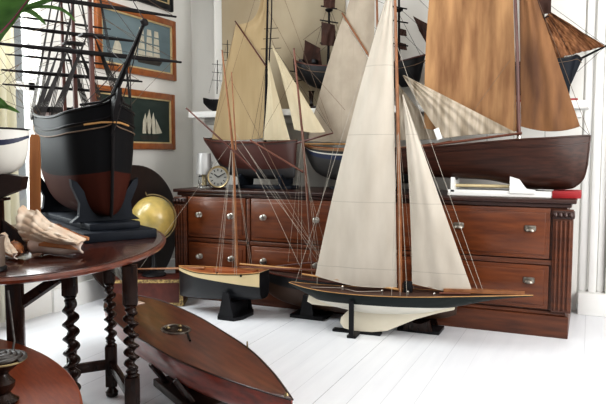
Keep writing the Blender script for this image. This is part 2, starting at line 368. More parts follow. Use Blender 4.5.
# ------------------------------------------------------------------ ship A: tan gaff sails, on the left of the sideboard
ST = .8255
A = Ship('gaff_cutter', 'dark red gaff cutter with tan mainsail and two cream jibs on left of sideboard', -2.1, 4.33, ST, 0)
q = A.q
za = lambda y, x=260: q(x, y).z
A.hull([(-.665, .05, .385, .345), (-.60, .085, .365, .27), (-.48, .115, .350, .11), (-.30, .135, .342, .075), (-.10, .13, .343, .07), (.03, .085, .350, .075), (.09, .035, .358, .085), (.115, .004, .362, .11, .10)], 'hull_a', 'deck_brown', .9)
A.strake('spar_dark', 1., .005)
mt = q(268.5, -45); mbse = q(265, 146)
A.spar('mast', [mbse, q(266.5, 60), mt], [.010, .009, .006], 'spar_black')
A.sail([q(263, 138), q(212, 139), q(236.5, 23), q(266, 66)], 'sail_tan', .05, 'mainsail', curve=(0, -.02, -.04, 0), seed=1)
A.sail([q(266.5, 64), q(237.5, 24), q(259, -25), q(268, -30)], 'sail_tan', .02, 'topsail', curve=(0, 0, .32, 0), seed=2, hem=False)
A.spar('gaff', [q(235, 21, -.01), q(266, 66, -.01)], [.005, .007], 'spar_dark')
A.spar('boom', [q(208, 141, -.01), q(264, 142, -.01)], [.005, .007], 'spar_dark')
A.sail([q(290, 140, -.03), q(263, 140, -.03), q(268, 62, -.03), q(268.6, 60, -.03)], 'sail_cream', -.03, 'staysail', curve=(0, 0, .05, 0), seed=3)
A.sail([q(325, 132, -.03), q(294, 129, -.03), q(272.3, 47, -.03), q(272.6, 45, -.03)], 'sail_cream', -.03, 'jib', curve=(0, -.02, .05, 0), seed=4)
A.spar('bowsprit', [q(286, 146), q(333, 133)], [.009, .005], 'spar_dark')
A.spar('topmast', [q(266.8, 100, -.02), q(271.5, 20, -.02), q(272, -20, -.02)], [.006, .005, .004], 'spar_black')
for py, w in ((28, 7), (38, 8), (48, 10)): A.spar('crosstree', [q(271 - w, py + 1, -.02), q(271 + w, py, -.02)], .0022, 'spar_black')
A.line(q(272, 45, -.03), q(333, 133), 'line_dark'); A.line(q(268, 10), q(333, 133), 'line_brown'); A.line(mt, q(333, 133), 'line_brown'); A.line(q(268, 30), q(310, 140), 'line_brown')
for k in (-1, 1):
    for dx in (-.05, 0, .05): A.line(q(266.5, 62), (mbse.x + dx, k * .12, .345), 'line_dark', .0012, 'shroud')
A.line(q(236, 22), q(212, 140), 'line_brown'); A.line(mt, q(212, 139), 'line_brown')
st = thing('ship_cradle', 'low dark grey cradle under the dark red cutter on sideboard', 'stand', (-2.25, 4.33, ST), 0, 'ship stands')
mb = MB(); mb.box((0, 0, .012), (.50, .16, .024), bev=.004)
mb.build('base', 'blueblack', st)
for x in (-.17, .17):
    mb = MB(); mb.prism([(-.10, .024), (-.11, .09), (-.085, .11), (-.05, .085), (0, .072), (.05, .085), (.085, .11), (.11, .09), (.10, .024)], x - .012, x + .012, YZ); mb.build('support', 'blueblack', st)

# ------------------------------------------------------------------ ship B: greyish sails, behind
B = Ship('gaff_sloop', 'black hulled gaff sloop with blue and white stripe and large greyish sails on sideboard', -1.5, 4.465, ST, 0)
q = B.q
B.hull([(-.47, .03, .325, .26), (-.38, .075, .312, .12), (-.2, .11, .300, .06), (.05, .12, .297, .045), (.28, .10, .305, .05), (.42, .05, .32, .07), (.50, .004, .335, .12, .47)], 'hull_b', 'deck_brown', .85)
B.strake('spar', 1., .005)
B.spar('mast', [q(378, 152), q(378, 60), q(376, -40)], [.011, .01, .007], 'spar')
B.sail([q(376, 140), q(308, 141), q(343, 17), q(373, 66)], 'sail_grey', -.035, 'mainsail', curve=(0, -.02, -.03, 0), seed=5)
B.sail([q(374, 62), q(345, 17), q(366, -35), q(375, -38)], 'sail_grey', -.02, 'topsail', curve=(0, 0, -.06, 0), seed=6, hem=False)
B.spar('gaff', [q(342, 13, -.012), q(374, 64, -.012)], [.007, .009], 'spar')
B.spar('boom', [q(304, 144, -.012), q(377, 144, -.012)], [.006, .009], 'spar_pale')
B.sail([q(441, 139), q(396, 140), q(397, 88), q(398, 84)], 'sail_stripe', -.03, 'foresail', seed=7, fold=.008, folds=11)
B.spar('bowsprit', [q(428, 146), q(452, 141)], [.009, .006], 'spar')
B.line(q(378, 20), q(452, 141), 'line_dark'); B.line(q(397, 82), q(441, 139), 'line_pale'); B.line(q(343, 15), q(306, 142), 'line_brown')
for k in (-1, 1):
    for dx in (-.05, .02, .08): B.line(q(378, 62), (.09 + dx, k * .115, .30), 'line_brown', .0012, 'shroud')
st = thing('ship_cradle', 'dark cradle under the blue striped black sloop on sideboard', 'stand', (-1.5, 4.465, ST), 0, 'ship stands')
MB().box((0, 0, .01), (.5, .14, .02), bev=.003).build('base', 'blueblack', st)
for x in (-.17, .2):
    MB().prism([(-.08, .02), (-.085, .09), (-.05, .062), (0, .045), (.05, .062), (.085, .09), (.08, .02)], x - .012, x + .012, YZ).build('support', 'blueblack', st)

# ------------------------------------------------------------------ ship C: mahogany hull and rust brown sails, right end
Cc = Ship('lugger', 'dark mahogany plank hulled boat with rust brown sails on right end of sideboard', -.6, 4.215, ST, 0)
q = Cc.q
bow = q(590, 136); kz = q(560, 188).z
Cc.hull([(-.72, .05, .305, .22), (-.64, .09, .300, .15), (-.45, .13, .300, .115), (-.2, .145, .315, .105), (.02, .145, .335, .095), (.20, .13, .350, .060), (.36, .10, .358, .052), (.48, .06, .366, .056), (.545, .032, .37, .075, .525), (.578, .012, .372, .12, .562), (bow.x, .003, bow.z, .20, .580)], 'hull_c', 'deck_brown', .75)
Cc.strake('hull_c', 1., .006); Cc.strake('cherry_dark', .84, .0035, 'rubbing_strake', out=-.001)
Cc.spar('stem', [(bow.x, 0, bow.z + .006)] + [(p[4], 0, p[3]) for p in Cc.P[::-1] if p[0] > .18], .007, 'hull_c')
Cc.spar('mast', [q(519, 140), q(517.5, 60), q(513.5, -45)], [.012, .011, .009], 'spar_dark')
Cc.sail([q(517, 131), q(424, 128), q(432, -40), q(512, -45)], 'sail_brown', .06, 'mainsail', curve=(0, -.02, -.02, 0), seed=8, fold=.007, folds=9, nu=26, nv=26)
Cc.sail([q(580, 126), q(521, 126), q(519, -30), q(522, -45)], 'sail_brown_dark', -.03, 'foresail', curve=(0, -.03, 0, 0), seed=9, fold=.006, folds=8, nu=22, nv=26)
Cc.sail([q(517, 133, -.05), q(444, 138, -.05), q(403, 76, -.05), q(404, 75, -.05)], 'sail_stripe', -.025, 'mizzen_sail', curve=(0, .02, -.03, 0), seed=10, fold=.008, folds=14, nu=30, nv=14)
Cc.spar('boom', [q(358, 155, -.05), q(522, 133, -.05)], [.007, .008], 'spar_red')
Cc.line(q(580, 126), bow, 'line_dark'); Cc.line(q(521, -45), bow, 'line_brown'); Cc.line(q(545, 127), q(545, 139), 'line_dark'); Cc.line(q(487, 134), q(487, 145), 'line_dark')
Cc.line(q(474, 110, -.05), q(510, 60, -.02), 'line_brown')
MB().box(q(438, 134, -.06), (.035, .008, .075), ry=-.35, bev=.002).build('sail_batten', 'white', Cc.root)
MB().lathe([(.014, 0), (.016, .01), (.012, .04)], (q(519, 138).x, 0, q(519, 142).z), 12).build('mast_collar', 'steel', Cc.root)
for k in (-1, 1): Cc.line(q(516, 10), (.17, k * .12, .35), 'line_brown', .0012, 'shroud')
st = thing('ship_cradle', 'white wooden cradle with red painted end under the mahogany boat', 'stand', (-.6, 4.215, ST), 0, 'ship stands')
mb = MB(); mb.box((.08, -.075, .018), (.62, .03, .036), bev=.002); mb.box((.08, .075, .018), (.62, .03, .036), bev=.002)
mb.build('base_rail', 'white', st)
MB().box((.475, -.075, .021), (.16, .034, .042), bev=.002).build('end_block', 'red', st)
MB().box((.475, .075, .021), (.16, .034, .042), bev=.002).build('end_block', 'red', st)
mb = MB(); mb.prism([(-.09, .022), (-.09, .115), (-.07, .115), (-.03, .095), (.03, .095), (.07, .115), (.09, .115), (.09, .022)], -.212, -.190, YZ); mb.build('support', 'white', st)
mb = MB(); mb.prism([(.15, .022), (.15, .125), (.205, .108), (.235, .065), (.25, .05), (.30, .045), (.30, .022)], -.098, -.076, XZ); mb.prism([(.15, .022), (.15, .125), (.205, .108), (.235, .065), (.25, .05), (.30, .045), (.30, .022)], .076, .098, XZ); mb.box((.155, 0, .045), (.02, .15, .045)); mb.build('support', 'white', st)
MB().tube([(-.2, -.03, .06), (.16, -.03, .06)], .011, 10).build('dowel', 'cream_paint', st)

# ------------------------------------------------------------------ ship D: big yacht in front
D = Ship('pond_yacht', 'tall pond yacht with white mainsail and jib standing on floor before sideboard', -1.05, 3.66, 0, 4)
q = D.q
D.hull([(-.66, .012, .283, .268), (-.55, .055, .270, .225), (-.40, .092, .262, .165), (-.2, .118, .262, .135), (.02, .122, .268, .140), (.2, .105, .276, .165), (.38, .074, .286, .215), (.58, .038, .298, .27), (.785, .004, .311, .303)], 'hull_d', 'deck_brown', .9, drop=.002, camber=.006, vf=lambda x, z: .5 + (z - .205 - .02 * x) * 4)
D.strake('spar_pale', 1., .0028)
fin = [(-.30, .155), (-.27, .14), (-.295, .115), (-.318, .09), (-.322, .055), (-.30, .026), (-.25, .016), (-.12, .018), (-.03, .035), (.05, .075), (.14, .12), (.26, .165), (.36, .195), (.36, .215), (.1, .2), (-.2, .18)]
def fin_f(x, z, y): return Vector((x, y, z))
MB().prism(fin, -.016, .016, fin_f).build('fin_keel', 'keel_white', D.root)
MB().prism([(-.53, .215), (-.54, .17), (-.51, .155), (-.44, .152), (-.33, .150), (-.28, .155), (-.28, .18), (-.42, .20)], -.008, .008, fin_f).build('rudder', 'keel_white', D.root)
mb0 = q(400.5, 293); mtop = q(393.5, -60)
D.spar('mast', [mb0, q(398.5, 150), mtop], [.0125, .011, .008], 'spar')
D.sail([q(397, 287), q(315.5, 275), q(388, -8), q(392.5, -10)], 'sail_white', -.045, 'mainsail', curve=(0, -.015, -.045, 0), seed=11, fold=.005, nu=22, nv=28)
D.sail([q(473, 293), q(412, 283), q(402.5, 97), q(403, 94)], 'sail_white', -.03, 'jib', curve=(0, -.01, .03, 0), seed=12, fold=.004, nu=18, nv=26)
D.spar('boom', [q(302, 274), q(399, 289.5)], [.006, .008], 'spar_pale')
D.spar('jib_boom', [q(409, 284), q(474, 294.5)], [.005, .006], 'spar')
mb = MB(); mb.prism([(.30, -.03), (.62, -.016), (.74, -.004), (.74, .004), (.62, .016), (.30, .03)], .296, .316, lambda x, y, z: Vector((x, y, z + (x - .3) * .03))); mb.build('bow_plank', 'spar', D.root)
D.spar('jib_traveller', [(.28, -.045, .293), (.45, -.035, .300)], .006, 'spar_red')
D.line(q(402, 94), (.49, 0, .31), 'line_pale', .0015); D.line(q(395, 40), (.52, 0, .305), 'line_pale', .0015); D.line(q(473, 292), (.60, 0, .31), 'line_pale')
D.line(q(388, -8), (-.62, 0, .285), 'line_pale')
for k in (-1, 1):
    for dx in (-.03, .02, .06): D.line(q(398, 120), (mb0.x + dx, k * .11, .272), 'line_pale', .0012, 'shroud')
MB().tube([(-.5, -.05, .272), (-.32, -.02, .275), (-.2, -.08, .272), (-.06, -.03, .276)], .002, 5).build('sheet', 'line_pale', D.root)
for x, y in ((-.05, -.07), (.10, -.05), (-.3, -.04), (.25, -.04)): MB().lathe([(.006, 0), (.005, .015), (.008, .02), (.004, .026)], (x, y, .268), 8).build('cleat', 'steel', D.root)
MB().box((.09, 0, .305), (.05, .03, .07), bev=.004).build('mast_step', 'black', D.root)
st = thing('yacht_stand', 'black cross shaped stand with thin upright holding the white sailed pond yacht', 'stand', (-1.27, 3.645, 0), R(4), 'ship stands')
mb = MB(); mb.box((0, 0, .008), (.30, .05, .016), bev=.003); mb.box((0, 0, .008), (.055, .26, .0159), bev=.003); mb.build('base', 'black', st)
for y in (-.125, .125): MB().prism([(-.014, .01), (-.014, .225), (.014, .225), (.014, .01)], y - .008, y + .008, XZ).build('upright', 'black', st)

# ------------------------------------------------------------------ ship E: cream and black gaff cutter, bow left
E = Ship('gaff_cutter', 'cream and black gaff cutter without sails on floor in front of sideboard', -2.15, 3.70, 0, 180)
q = E.q
E.hull([(-.215, .070, .322, .138), (-.1, .098, .309, .125), (.08, .112, .299, .112), (.24, .105, .297, .103), (.36, .06, .302, .098), (.43, .02, .305, .096), (.452, .003, .308, .098)], 'hull_e', 'deck_orange', .42, drop=.004, vf=lambda x, z: .5 + (z - .242 - .079 * x) * 4)
MB().prism([(-.065, .319), (-.068, .24), (-.060, .17), (-.04, .146), (0, .138), (.04, .146), (.060, .17), (.068, .24), (.065, .319)], -.2185, -.2152, YZ).build('transom', 'black', E.root)
E.strake('spar_pale', 1., .0035); E.strake('black', .97, .002, 'rubbing_strake', out=.001)
MB().box((.0, 0, .306), (.30, .09, .025), bev=.006).build('deck_house', 'deck_orange', E.root)
e0 = q(237, 266); e1 = q(222, 50)
E.spar('mast', [e0, q(233, 150), q(229, 110), q(222, 50)], [.0105, .0095, .007, .005], 'spar')
E.spar('topmast', [q(236, 150, .02), q(231.5, 72, .02)], [.005, .004], 'spar')
E.spar('bowsprit', [q(205, 268), q(138, 269)], [.009, .006], 'spar')
E.spar('boom', [q(240, 264), q(331, 272)], [.007, .007], 'spar_pale')
E.spar('lower_boom', [q(240, 267, .03), q(318, 270, .03)], [.006, .006], 'spar_red')
E.spar('gaff', [q(186, 108, .03), q(217, 136, .03), q(256, 172, .03)], [.005, .006, .006], 'spar_dark')
hd = q(232, 141)
for k in (-1, 1):
    for dx in (-.06, -.045, .06, .075, .1): E.line(hd, (e0.x + dx, k * .11, .295), 'line_pale', .0011, 'shroud')
E.line(hd, q(140, 268), 'line_pale', .0012); E.line(hd, q(330, 271), 'line_pale', .0011); E.line(q(231, 80), q(328, 271), 'line_brown'); E.line(q(256, 172, .03), q(300, 266), 'line_pale'); E.line(q(234, 130), q(318, 262), 'line_pale', .0011)
for dx in (-.09, .09):
    for k in (-1, 1): MB().lathe([(.006, 0), (.008, .008), (.006, .016)], (e0.x + dx, k * .107, .292), 8).build('deadeye', 'black', E.root)
st = thing('yacht_stand', 'black tapered post stand with eight sided foot under the cream cutter', 'stand', (-2.15, 3.70, 0), 0, 'ship stands')
mb = MB(); mb.prism([(-.095, -.07), (-.06, -.138), (.06, -.138), (.095, -.07), (.095, .07), (.06, .138), (-.06, .138), (-.095, .07)], 0, .022, XY); mb.build('foot', 'black', st)
for y in (-.125, .125): MB().prism([(-.055, .022), (-.032, .13), (-.020, .185), (.020, .185), (.032, .13), (.055, .022)], y - .008, y + .008, XZ).build('upright', 'black', st)
MB().box((0, 0, .064), (.06, .236, .088), bev=.004).build('cross_block', 'black', st)

# ------------------------------------------------------------------ ship F: dark hull behind, two bare masts
F = Ship('ketch', 'dark brown hulled bare masted ketch on floor between sideboard and the tall yacht', -1.4, 3.90, 0, 0)
q = F.q
F.hull([(-.66, .02, .29, .17), (-.52, .06, .275, .09), (-.3, .085, .265, .055), (0, .09, .26, .05), (.35, .08, .262, .06), (.58, .045, .27, .075), (.70, .004, .28, .11, .68)], 'hull_f', 'deck_brown', .8)
F.strake('spar_dark', 1., .005)
f0 = q(312, 264); f1 = q(294, 50)
F.spar('main_mast', [f0, q(303, 140), f1], [.010, .009, .006], 'spar_red')
F.spar('yard', [q(250, 140, -.02), q(303, 172, -.02)], [.006, .007], 'spar_red')
F.spar('boom', [q(262, 268, -.02), q(314, 262, -.02)], [.006, .006], 'spar_dark')
F.mast_truck(f1, 'spar_dark', .006)
for x0, y0, x1, y1, m in ((302, 130, 318, 268, 'line_pale'), (256, 142, 322, 262, 'line_pale'), (302, 140, 288, 262, 'line_pale'), (300, 150, 297, 262, 'line_pale'), (298, 70, 258, 140, 'line_brown'), (294, 52, 345, 110, 'line_brown'), (305, 175, 330, 262, 'line_pale'), (335, 142, 308, 262, 'line_pale'), (240, 140, 320, 255, 'line_pale')):
    F.line(q(x0, y0, -.02), q(x1, y1, -.04), m, .0011)
for k in (-1, 1):
    for dx in (-.04, .04): F.line(q(302, 135), (f0.x + dx, k * .085, .265), 'line_pale', .0012, 'shroud')
MB().tube([q(318, 268, -.1), q(317, 285, -.12), q(322, 300, -.12), q(326, 306, -.12)], .003, 5).build('mooring_rope', 'line_pale', F.root)
st = thing('yacht_stand', 'black stand under left half of the dark brown ketch behind the cream cutter', 'stand', (-1.68, 3.90, 0), 0, 'ship stands')
mb = MB(); mb.box((0, 0, .012), (.24, .19, .024), bev=.004); mb.build('foot', 'black', st)
for y in (-.08, .08): MB().prism([(-.05, .02), (-.025, .16), (.025, .16), (.05, .02)], y - .008, y + .008, XZ).build('upright', 'black', st)
st = thing('yacht_stand', 'dark low stand under right end of the dark brown ketch below the yacht bow', 'stand', (-.93, 3.87, 0), 0, 'ship stands')
mb = MB(); mb.box((0, 0, .010), (.26, .16, .02), bev=.004); mb.build('foot', 'black', st)
for y in (-.08, .08): MB().prism([(-.09, .018), (-.07, .085), (-.02, .06), (.02, .06), (.07, .085), (.09, .018)], y - .01, y + .01, XZ).build('upright', 'oak_dark', st)

# ------------------------------------------------------------------ ships on the mantel shelf
MZ = 1.4305
J = Ship('square_rigger', 'black square rigger with dark red sails in middle of the mantel shelf', -1.7, 4.60, MZ, 0)
q = J.q
x0 = q(296, 75).x; x1 = q(425, 75).x; zt = q(330, 66).z
J.hull([(x0, .05, zt + .06, zt - .04), (x0 + .06, .065, zt + .03, zt - .10), (x0 + .2, .085, zt + .0, zt - .17), (x0 + .5, .09, zt - .02, zt - .185), (x1 - .2, .085, zt - .01, zt - .185), (x1 - .06, .05, zt + .02, zt - .17), (x1, .004, zt + .04, zt - .10, x1 - .03)], 'black', 'deck_brown', .7)
J.strake('spar_dark', 1.0, .005); J.strake('line_brown', .72, .003, 'gun_stripe')
for px in (303, 316):
    MB().box(q(px, 62), (.03, .1, .03), bev=.003).build('deck_house', 'black', J.root)
J.spar('stern_davit', [q(300, 72, -.05), q(290, 71, -.05)], .004, 'spar_black'); J.spar('stern_davit', [q(302, 80, -.05), q(292, 82, -.05)], .004, 'spar_black')
for (bx_, tx) in ((328, 329), (399, 399)):
    J.spar('mast', [q(bx_, 68), q(tx, 30), q(tx, -45)], [.011, .009, .006], 'spar_black')
    for py, w in ((45, 9), (22, 9), (8, 8)):
        J.spar('yard', [q(tx - w, py - 2, -.03), q(tx + w, py + 1, -.03)], .005, 'spar_black')
    MB().lathe([(.014, 0), (.03, .012), (.03, .02), (.01, .03)], q(tx, 12), 10).build('mast_top', 'spar_black', J.root)
J.sail([q(322, 66), q(302, 71), q(305, 40), q(320, 48)], 'sail_oxide', .02, 'spanker', seed=13, fold=.004)
J.sail([q(336, 46, -.03), q(321, 45, -.03), q(321.5, 22, -.03), q(335, 25, -.03)], 'sail_oxide', -.03, 'main_course', seed=14, fold=.006)
J.sail([q(335, 9, -.03), q(323.5, 7, -.03), q(324, -14, -.03), q(335, -12, -.03)], 'sail_oxide', -.03, 'main_topsail', seed=15, fold=.006)
J.sail([q(427, 44), q(419, 30), q(413, 16), q(428, 24)], 'sail_oxide', .02, 'fore_staysail', seed=16, fold=.003)
for py in (30, 44): J.sail([q(407, py + 6, -.03), q(400, py + 5, -.03), q(399, py - 2, -.03), q(406, py, -.03)], 'sail_oxide', .01, 'furled_sail', seed=py, fold=.004)
for a in ((329, 5, 352, 66), (329, 22, 360, 66), (329, 5, 399, 40), (329, -20, 399, 10), (329, 45, 399, 62), (399, 8, 440, 44), (399, 30, 436, 66), (399, -20, 440, 20), (329, 20, 303, 40), (399, 14, 425, 64), (329, 0, 310, 66), (329, 10, 345, 66), (329, 44, 300, 68)):
    J.line(q(*a[:2]), q(*a[2:]), 'line_dark', .0013)
st = thing('ship_cradle', 'dark pedestal stand under the middle square rigger on mantel shelf', 'stand', (-1.7, 4.60, MZ), 0, 'ship stands')
mb = MB(); mb.box((0, 0, .01), (.6, .12, .02), bev=.003); mb.build('base', 'oak_dark', st)
hz = zt - .185
for x in (x0 + .13, x0 + .5, x1 - .25): MB().lathe([(.03, .02), (.018, .03), (.012, .04), (.020, max(hz - .012, .06)), (.028, hz + .002)], (x, 0, 0), 12).build('pedestal', 'oak_dark', st)

Ms = Ship('schooner', 'black hulled ship with folded brown sails and long bowsprit at right end of mantel', -.35, 4.60, MZ, 0)
q = Ms.q
b0 = q(582, 60)
Ms.hull([(-.62, .05, .30, .2), (-.45, .085, .28, .09), (-.2, .095, .262, .055), (.05, .085, .262, .05), (.2, .05, .28, .05), (b0.x - .03, .015, .295, .055, b0.x - .09), (b0.x, .003, b0.z, .09, b0.x - .07)], 'blueblack', 'deck_brown', .7)
Ms.strake('black', 1., .006); Ms.strake('line_brown', .9, .002, 'gun_stripe')
Ms.spar('bowsprit', [q(570, 64), q(606, 46), q(622, 38)], [.008, .006, .004], 'spar_black')
Ms.spar('fore_mast', [q(545, 70), q(543, 10), q(541, -45)], [.011, .009, .006], 'spar_black')
Ms.spar('main_mast', [q(490, 70), q(490, -45)], [.011, .006], 'spar_black')
Ms.spar('yard', [q(526, 25, -.03), q(549, 16, -.03)], [.005, .005], 'spar_black')
Ms.sail([q(551, 13, -.02), q(521, 17, -.02), q(520, -20, -.02), q(552, -20, -.02)], 'sail_oxide', -.03, 'topsail', seed=17, fold=.01)
Ms.sail([q(606, 46.5), q(586, 49), q(549, 14), q(551, 12)], 'sail_rust', .02, 'outer_jib', seed=18, fold=.012, folds=16)
Ms.sail([q(593, 49, -.01), q(560, 57, -.01), q(541, 20, -.01), q(549, 13, -.01)], 'sail_rust', .02, 'inner_jib', seed=19, fold=.014, folds=18)
Ms.sail([q(566, 60, -.02), q(543, 66, -.02), q(536, 26, -.02), q(541, 22, -.02)], 'sail_rust', .03, 'fore_course', seed=20, fold=.012, folds=16)
for a in ((549, 14, 606, 46), (543, 0, 606, 46), (538, 25, 572, 62), (543, 5, 575, 62), (606, 46, 577, 72), (545, 20, 530, 68), (545, 20, 560, 66)): Ms.line(q(*a[:2]), q(*a[2:]), 'line_dark', .0013)
st = thing('ship_cradle', 'red slatted stand under the black ship at right end of mantel', 'stand', (-.35, 4.60, MZ), 0, 'ship stands')
k = q(574, 93).x
MB().box((k / 2 - .2, 0, .009), (k + .45, .10, .018), bev=.003).build('base', 'red', st)
for x in (-.3, .05): MB().prism([(-.04, .018), (-.05, .085), (-.02, .062), (.02, .062), (.05, .085), (.04, .018)], x - .01, x + .01, YZ).build('support', 'red', st)

K = Ship('small_sailing_ship', 'small black hulled bare masted ship at left end of mantel shelf', -2.82, 4.60, MZ, 0)
q = K.q
K.hull([(-.14, .02, .12, .07), (-.08, .04, .105, .02), (.0, .05, .10, .0), (.14, .045, .10, .0), (.2, .025, .11, .02), (.24, .004, .12, .05)], 'black', 'deck_brown', .6)
MB().box((.06, 0, .006), (.2, .08, .012), bev=.002).build('keel_block', 'oak_dark', K.root)
for px, top in ((217, 60), (227, 40)):
    K.spar('mast', [q(px, 94), q(px + .5, top)], [.004, .003], 'spar_black')
    for dy in (4, 12, 20): K.spar('yard', [q(px - 5, top + dy, -.01), q(px + 5, top + dy + 1, -.01)], .002, 'spar_black')
K.spar('bowsprit', [(.22, 0, .115), (.3, 0, .14)], .003, 'spar_black')
for a in ((217, 60, 209, 93), (217, 66, 223, 94), (227, 42, 217, 92), (227, 50, 236, 93)): K.line(q(*a[:2]), q(*a[2:]), 'line_dark', .001)

# ------------------------------------------------------------------ clock and lamp on the sideboard
cl = thing('clock', 'small round brass clock beside the lamp on left end of sideboard', 'clock', (-2.51, 4.08, ST), R(18)); cl.scale = (1.15, 1.15, 1.15)
MB().lathe([(.066, 0), (.072, .004), (.074, .02), (.066, .03), (.060, .026)], (0, .015, .078), 28, (0, -1, 0)).build('case', 'brass', cl)
MB().lathe([(.059, 0), (.059, .003)], (0, -.010, .078), 28, (0, -1, 0)).build('dial', 'clock_face', cl)
mb = MB()
for k in range(12):
    a = PI / 6 * k; mb.box((.046 * math.sin(a), -.0145, .078 + .046 * math.cos(a)), (.005, .002, .014), ry=a)
mb.build('hour_marks', 'black', cl, smooth=False)
for a, ln in ((R(-50), .03), (R(60), .042)):
    MB().box((ln / 2 * math.sin(a), -.0165, .078 + ln / 2 * math.cos(a)), (.005, .002, ln), ry=a).build('hand', 'black', cl, smooth=False)
mb = MB(); mb.box((0, .01, .006), (.09, .05, .012), bev=.003); mb.build('base', 'oak_dark', cl)
lp = thing('candle_lamp', 'silvery shaded glass candle lamp beside brass clock on sideboard', 'lamp', (-2.685, 4.16, ST))
MB().lathe([(.052, .0), (.054, .006), (.050, .012), (.046, .03), (.046, .085), (.030, .10), (.028, .112)], (0, 0, 0), 24).build('glass_base', 'glass', lp)
MB().lathe([(.062, .105), (.0615, .11), (.052, .26), (.050, .265), (.049, .262), (.058, .112)], (0, 0, 0), 28).build('lamp_shade', 'shade_silver', lp)
MB().tube([(0, 0, .02), (0, 0, .13)], .014, 12).build('candle', 'cream_paint', lp)
gl = thing('glass_cylinder', 'plain clear glass cylinder behind the silvery lamp on sideboard', 'glass', (-2.76, 4.30, ST))
MB().lathe([(.055, 0), (.056, .004), (.056, .20), (.053, .20), (.053, .006)], (0, 0, 0), 24).build('glass_wall', 'glass', gl)
# ------------------------------------------------------------------ pictures on the left wall
def picture(name, label, y0, y1, z0, z1, fm, cm, kind):
    cy, cz = (y0 + y1) / 2, (z0 + z1) / 2; w, h = y1 - y0, z1 - z0
    p = thing(name, label, 'picture', (WL, cy, z0), 0, 'ship pictures on the left wall')
    fw = .052
    mb = MB()
    for y in (-w / 2 + fw / 2, w / 2 - fw / 2): mb.box((.018, y, h / 2), (.034, fw, h), bev=.006)
    for z in (fw / 2, h - fw / 2): mb.box((.018, 0, z), (.0338, w - .01, fw), bev=.006)
    mb.build('frame', fm, p)
    mb = MB(); s = .016
    for y in (-w / 2 + fw + s / 2 - .004, w / 2 - fw - s / 2 + .004): mb.box((.017, y, h / 2), (.022, s, h - 2 * fw), bev=.003)
    for z in (fw + s / 2 - .004, h - fw - s / 2 + .004): mb.box((.017, 0, z), (.0218, w - 2 * fw, s), bev=.003)
    mb.build('gilt_slip', 'gold_slip', p)
    cv = MB().box((.008, 0, h / 2), (.012, w - 2 * fw, h - 2 * fw)).build('painted_panel', cm, p, smooth=False)
    X = .0150
    def flat(poly, nm, m, x=X): MB().prism(poly, x, x + .0012, YZ).build(nm, m, cv)
    if kind == 0: return p
    hy = w * (.14 if kind == 1 else .16); hz = fw + h * (.10 if kind == 1 else .06)
    sc = h * .62 if kind == 1 else h * .5
    flat([(hy - sc * .55, hz + .035), (hy - sc * .45, hz), (hy + sc * .42, hz), (hy + sc * .55, hz + .04)], 'painted_hull', 'paint_dark')
    if kind == 1:
        for mi, my in enumerate((-.32, 0, .30)):
            yy = hy + my * sc
            for r in range(4):
                ww = sc * (.15 - .018 * r); zb = hz + .05 + r * sc * .19
                flat([(yy - ww, zb), (yy + ww, zb), (yy + ww * .86, zb + sc * .155), (yy - ww * .86, zb + sc * .155)], 'painted_sail', 'paint_sail', X + .001)
        flat([(-w * .33, hz + .03), (-w * .20, hz + .03), (-w * .22, hz + .11), (-w * .27, hz + .16)], 'painted_sail', 'paint_sail')
        flat([(hy - sc * .62, hz + .05), (hy - sc * .5, hz + .05), (hy - sc * .5, hz + sc * .5)], 'painted_sail', 'paint_sail')
    else:
        for my, wd, zz in ((-.25, .15, .7), (-.03, .17, .85), (.2, .15, .75)):
            yy = hy + my * sc; ww = sc * wd
            flat([(yy - ww, hz + .05), (yy + ww, hz + .05), (yy + ww * .75, hz + .05 + sc * zz * .6), (yy + ww * .2, hz + .05 + sc * zz), (yy - ww * .7, hz + .05 + sc * zz * .6)], 'painted_sail', 'paint_sail', X + .001)
        flat([(hy + sc * .38, hz + .05), (hy + sc * .72, hz + .06), (hy + sc * .36, hz + sc * .75)], 'painted_sail', 'paint_sail')
    return p
picture('ship_painting', 'wooden framed painting of a full rigged ship on pale blue, middle of left wall', 3.74, 4.72, 1.715, 2.225, 'frame_wood', 'sea_blue', 1)
picture('ship_painting', 'wooden framed painting of a ship on dark green sea, lowest on left wall', 3.69, 4.69, 1.12, 1.595, 'frame_wood', 'sea_dark', 2)
picture('ship_painting', 'black and gilt framed dark picture at top edge of left wall', 3.95, 4.69, 2.30, 2.75, 'black', 'sea_dark', 0)

# ------------------------------------------------------------------ gate-leg table
TZ = .70; TC = Vector((-2.25, 2.15, 0)); TA = R(126); ta, tb = .885, .545
tbl = thing('gateleg_table', 'oval dark mahogany gate-leg table with barley twist legs at left', 'table', TC, TA)
def tl(x, y):                                    # world floor position -> table frame
    d = Vector((x, y, 0)) - TC; return (d.x * math.cos(TA) + d.y * math.sin(TA), -d.x * math.sin(TA) + d.y * math.cos(TA))
def oval(a, b, n=72): return [(a * math.cos(2 * PI * k / n), b * math.sin(2 * PI * k / n)) for k in range(n)]
def oval_slab(a, b, prof, n=72):                 # prof: (inset, z) rings from the underside to the top
    mb = MB(); vs = []
    for ins, z in prof: vs += [(x, y, z) for x, y in oval(a - ins, b - ins, n)]
    fs = [(i * n + k, i * n + (k + 1) % n, (i + 1) * n + (k + 1) % n, (i + 1) * n + k) for i in range(len(prof) - 1) for k in range(n)]
    fs += [tuple(range(n))[::-1], tuple(range((len(prof) - 1) * n, len(prof) * n))]
    mb.add(vs, fs); return mb
oval_slab(ta, tb, [(.02, TZ - .028), (.004, TZ - .022), (0, TZ - .012), (.006, TZ - .004), (.020, TZ - .0035)]).build('tabletop_edge', 'table_edge', tbl)
oval_slab(ta - .018, tb - .018, [(0, TZ - .006), (0, TZ - .002), (.004, TZ)]).build('tabletop', 'table_top', tbl)
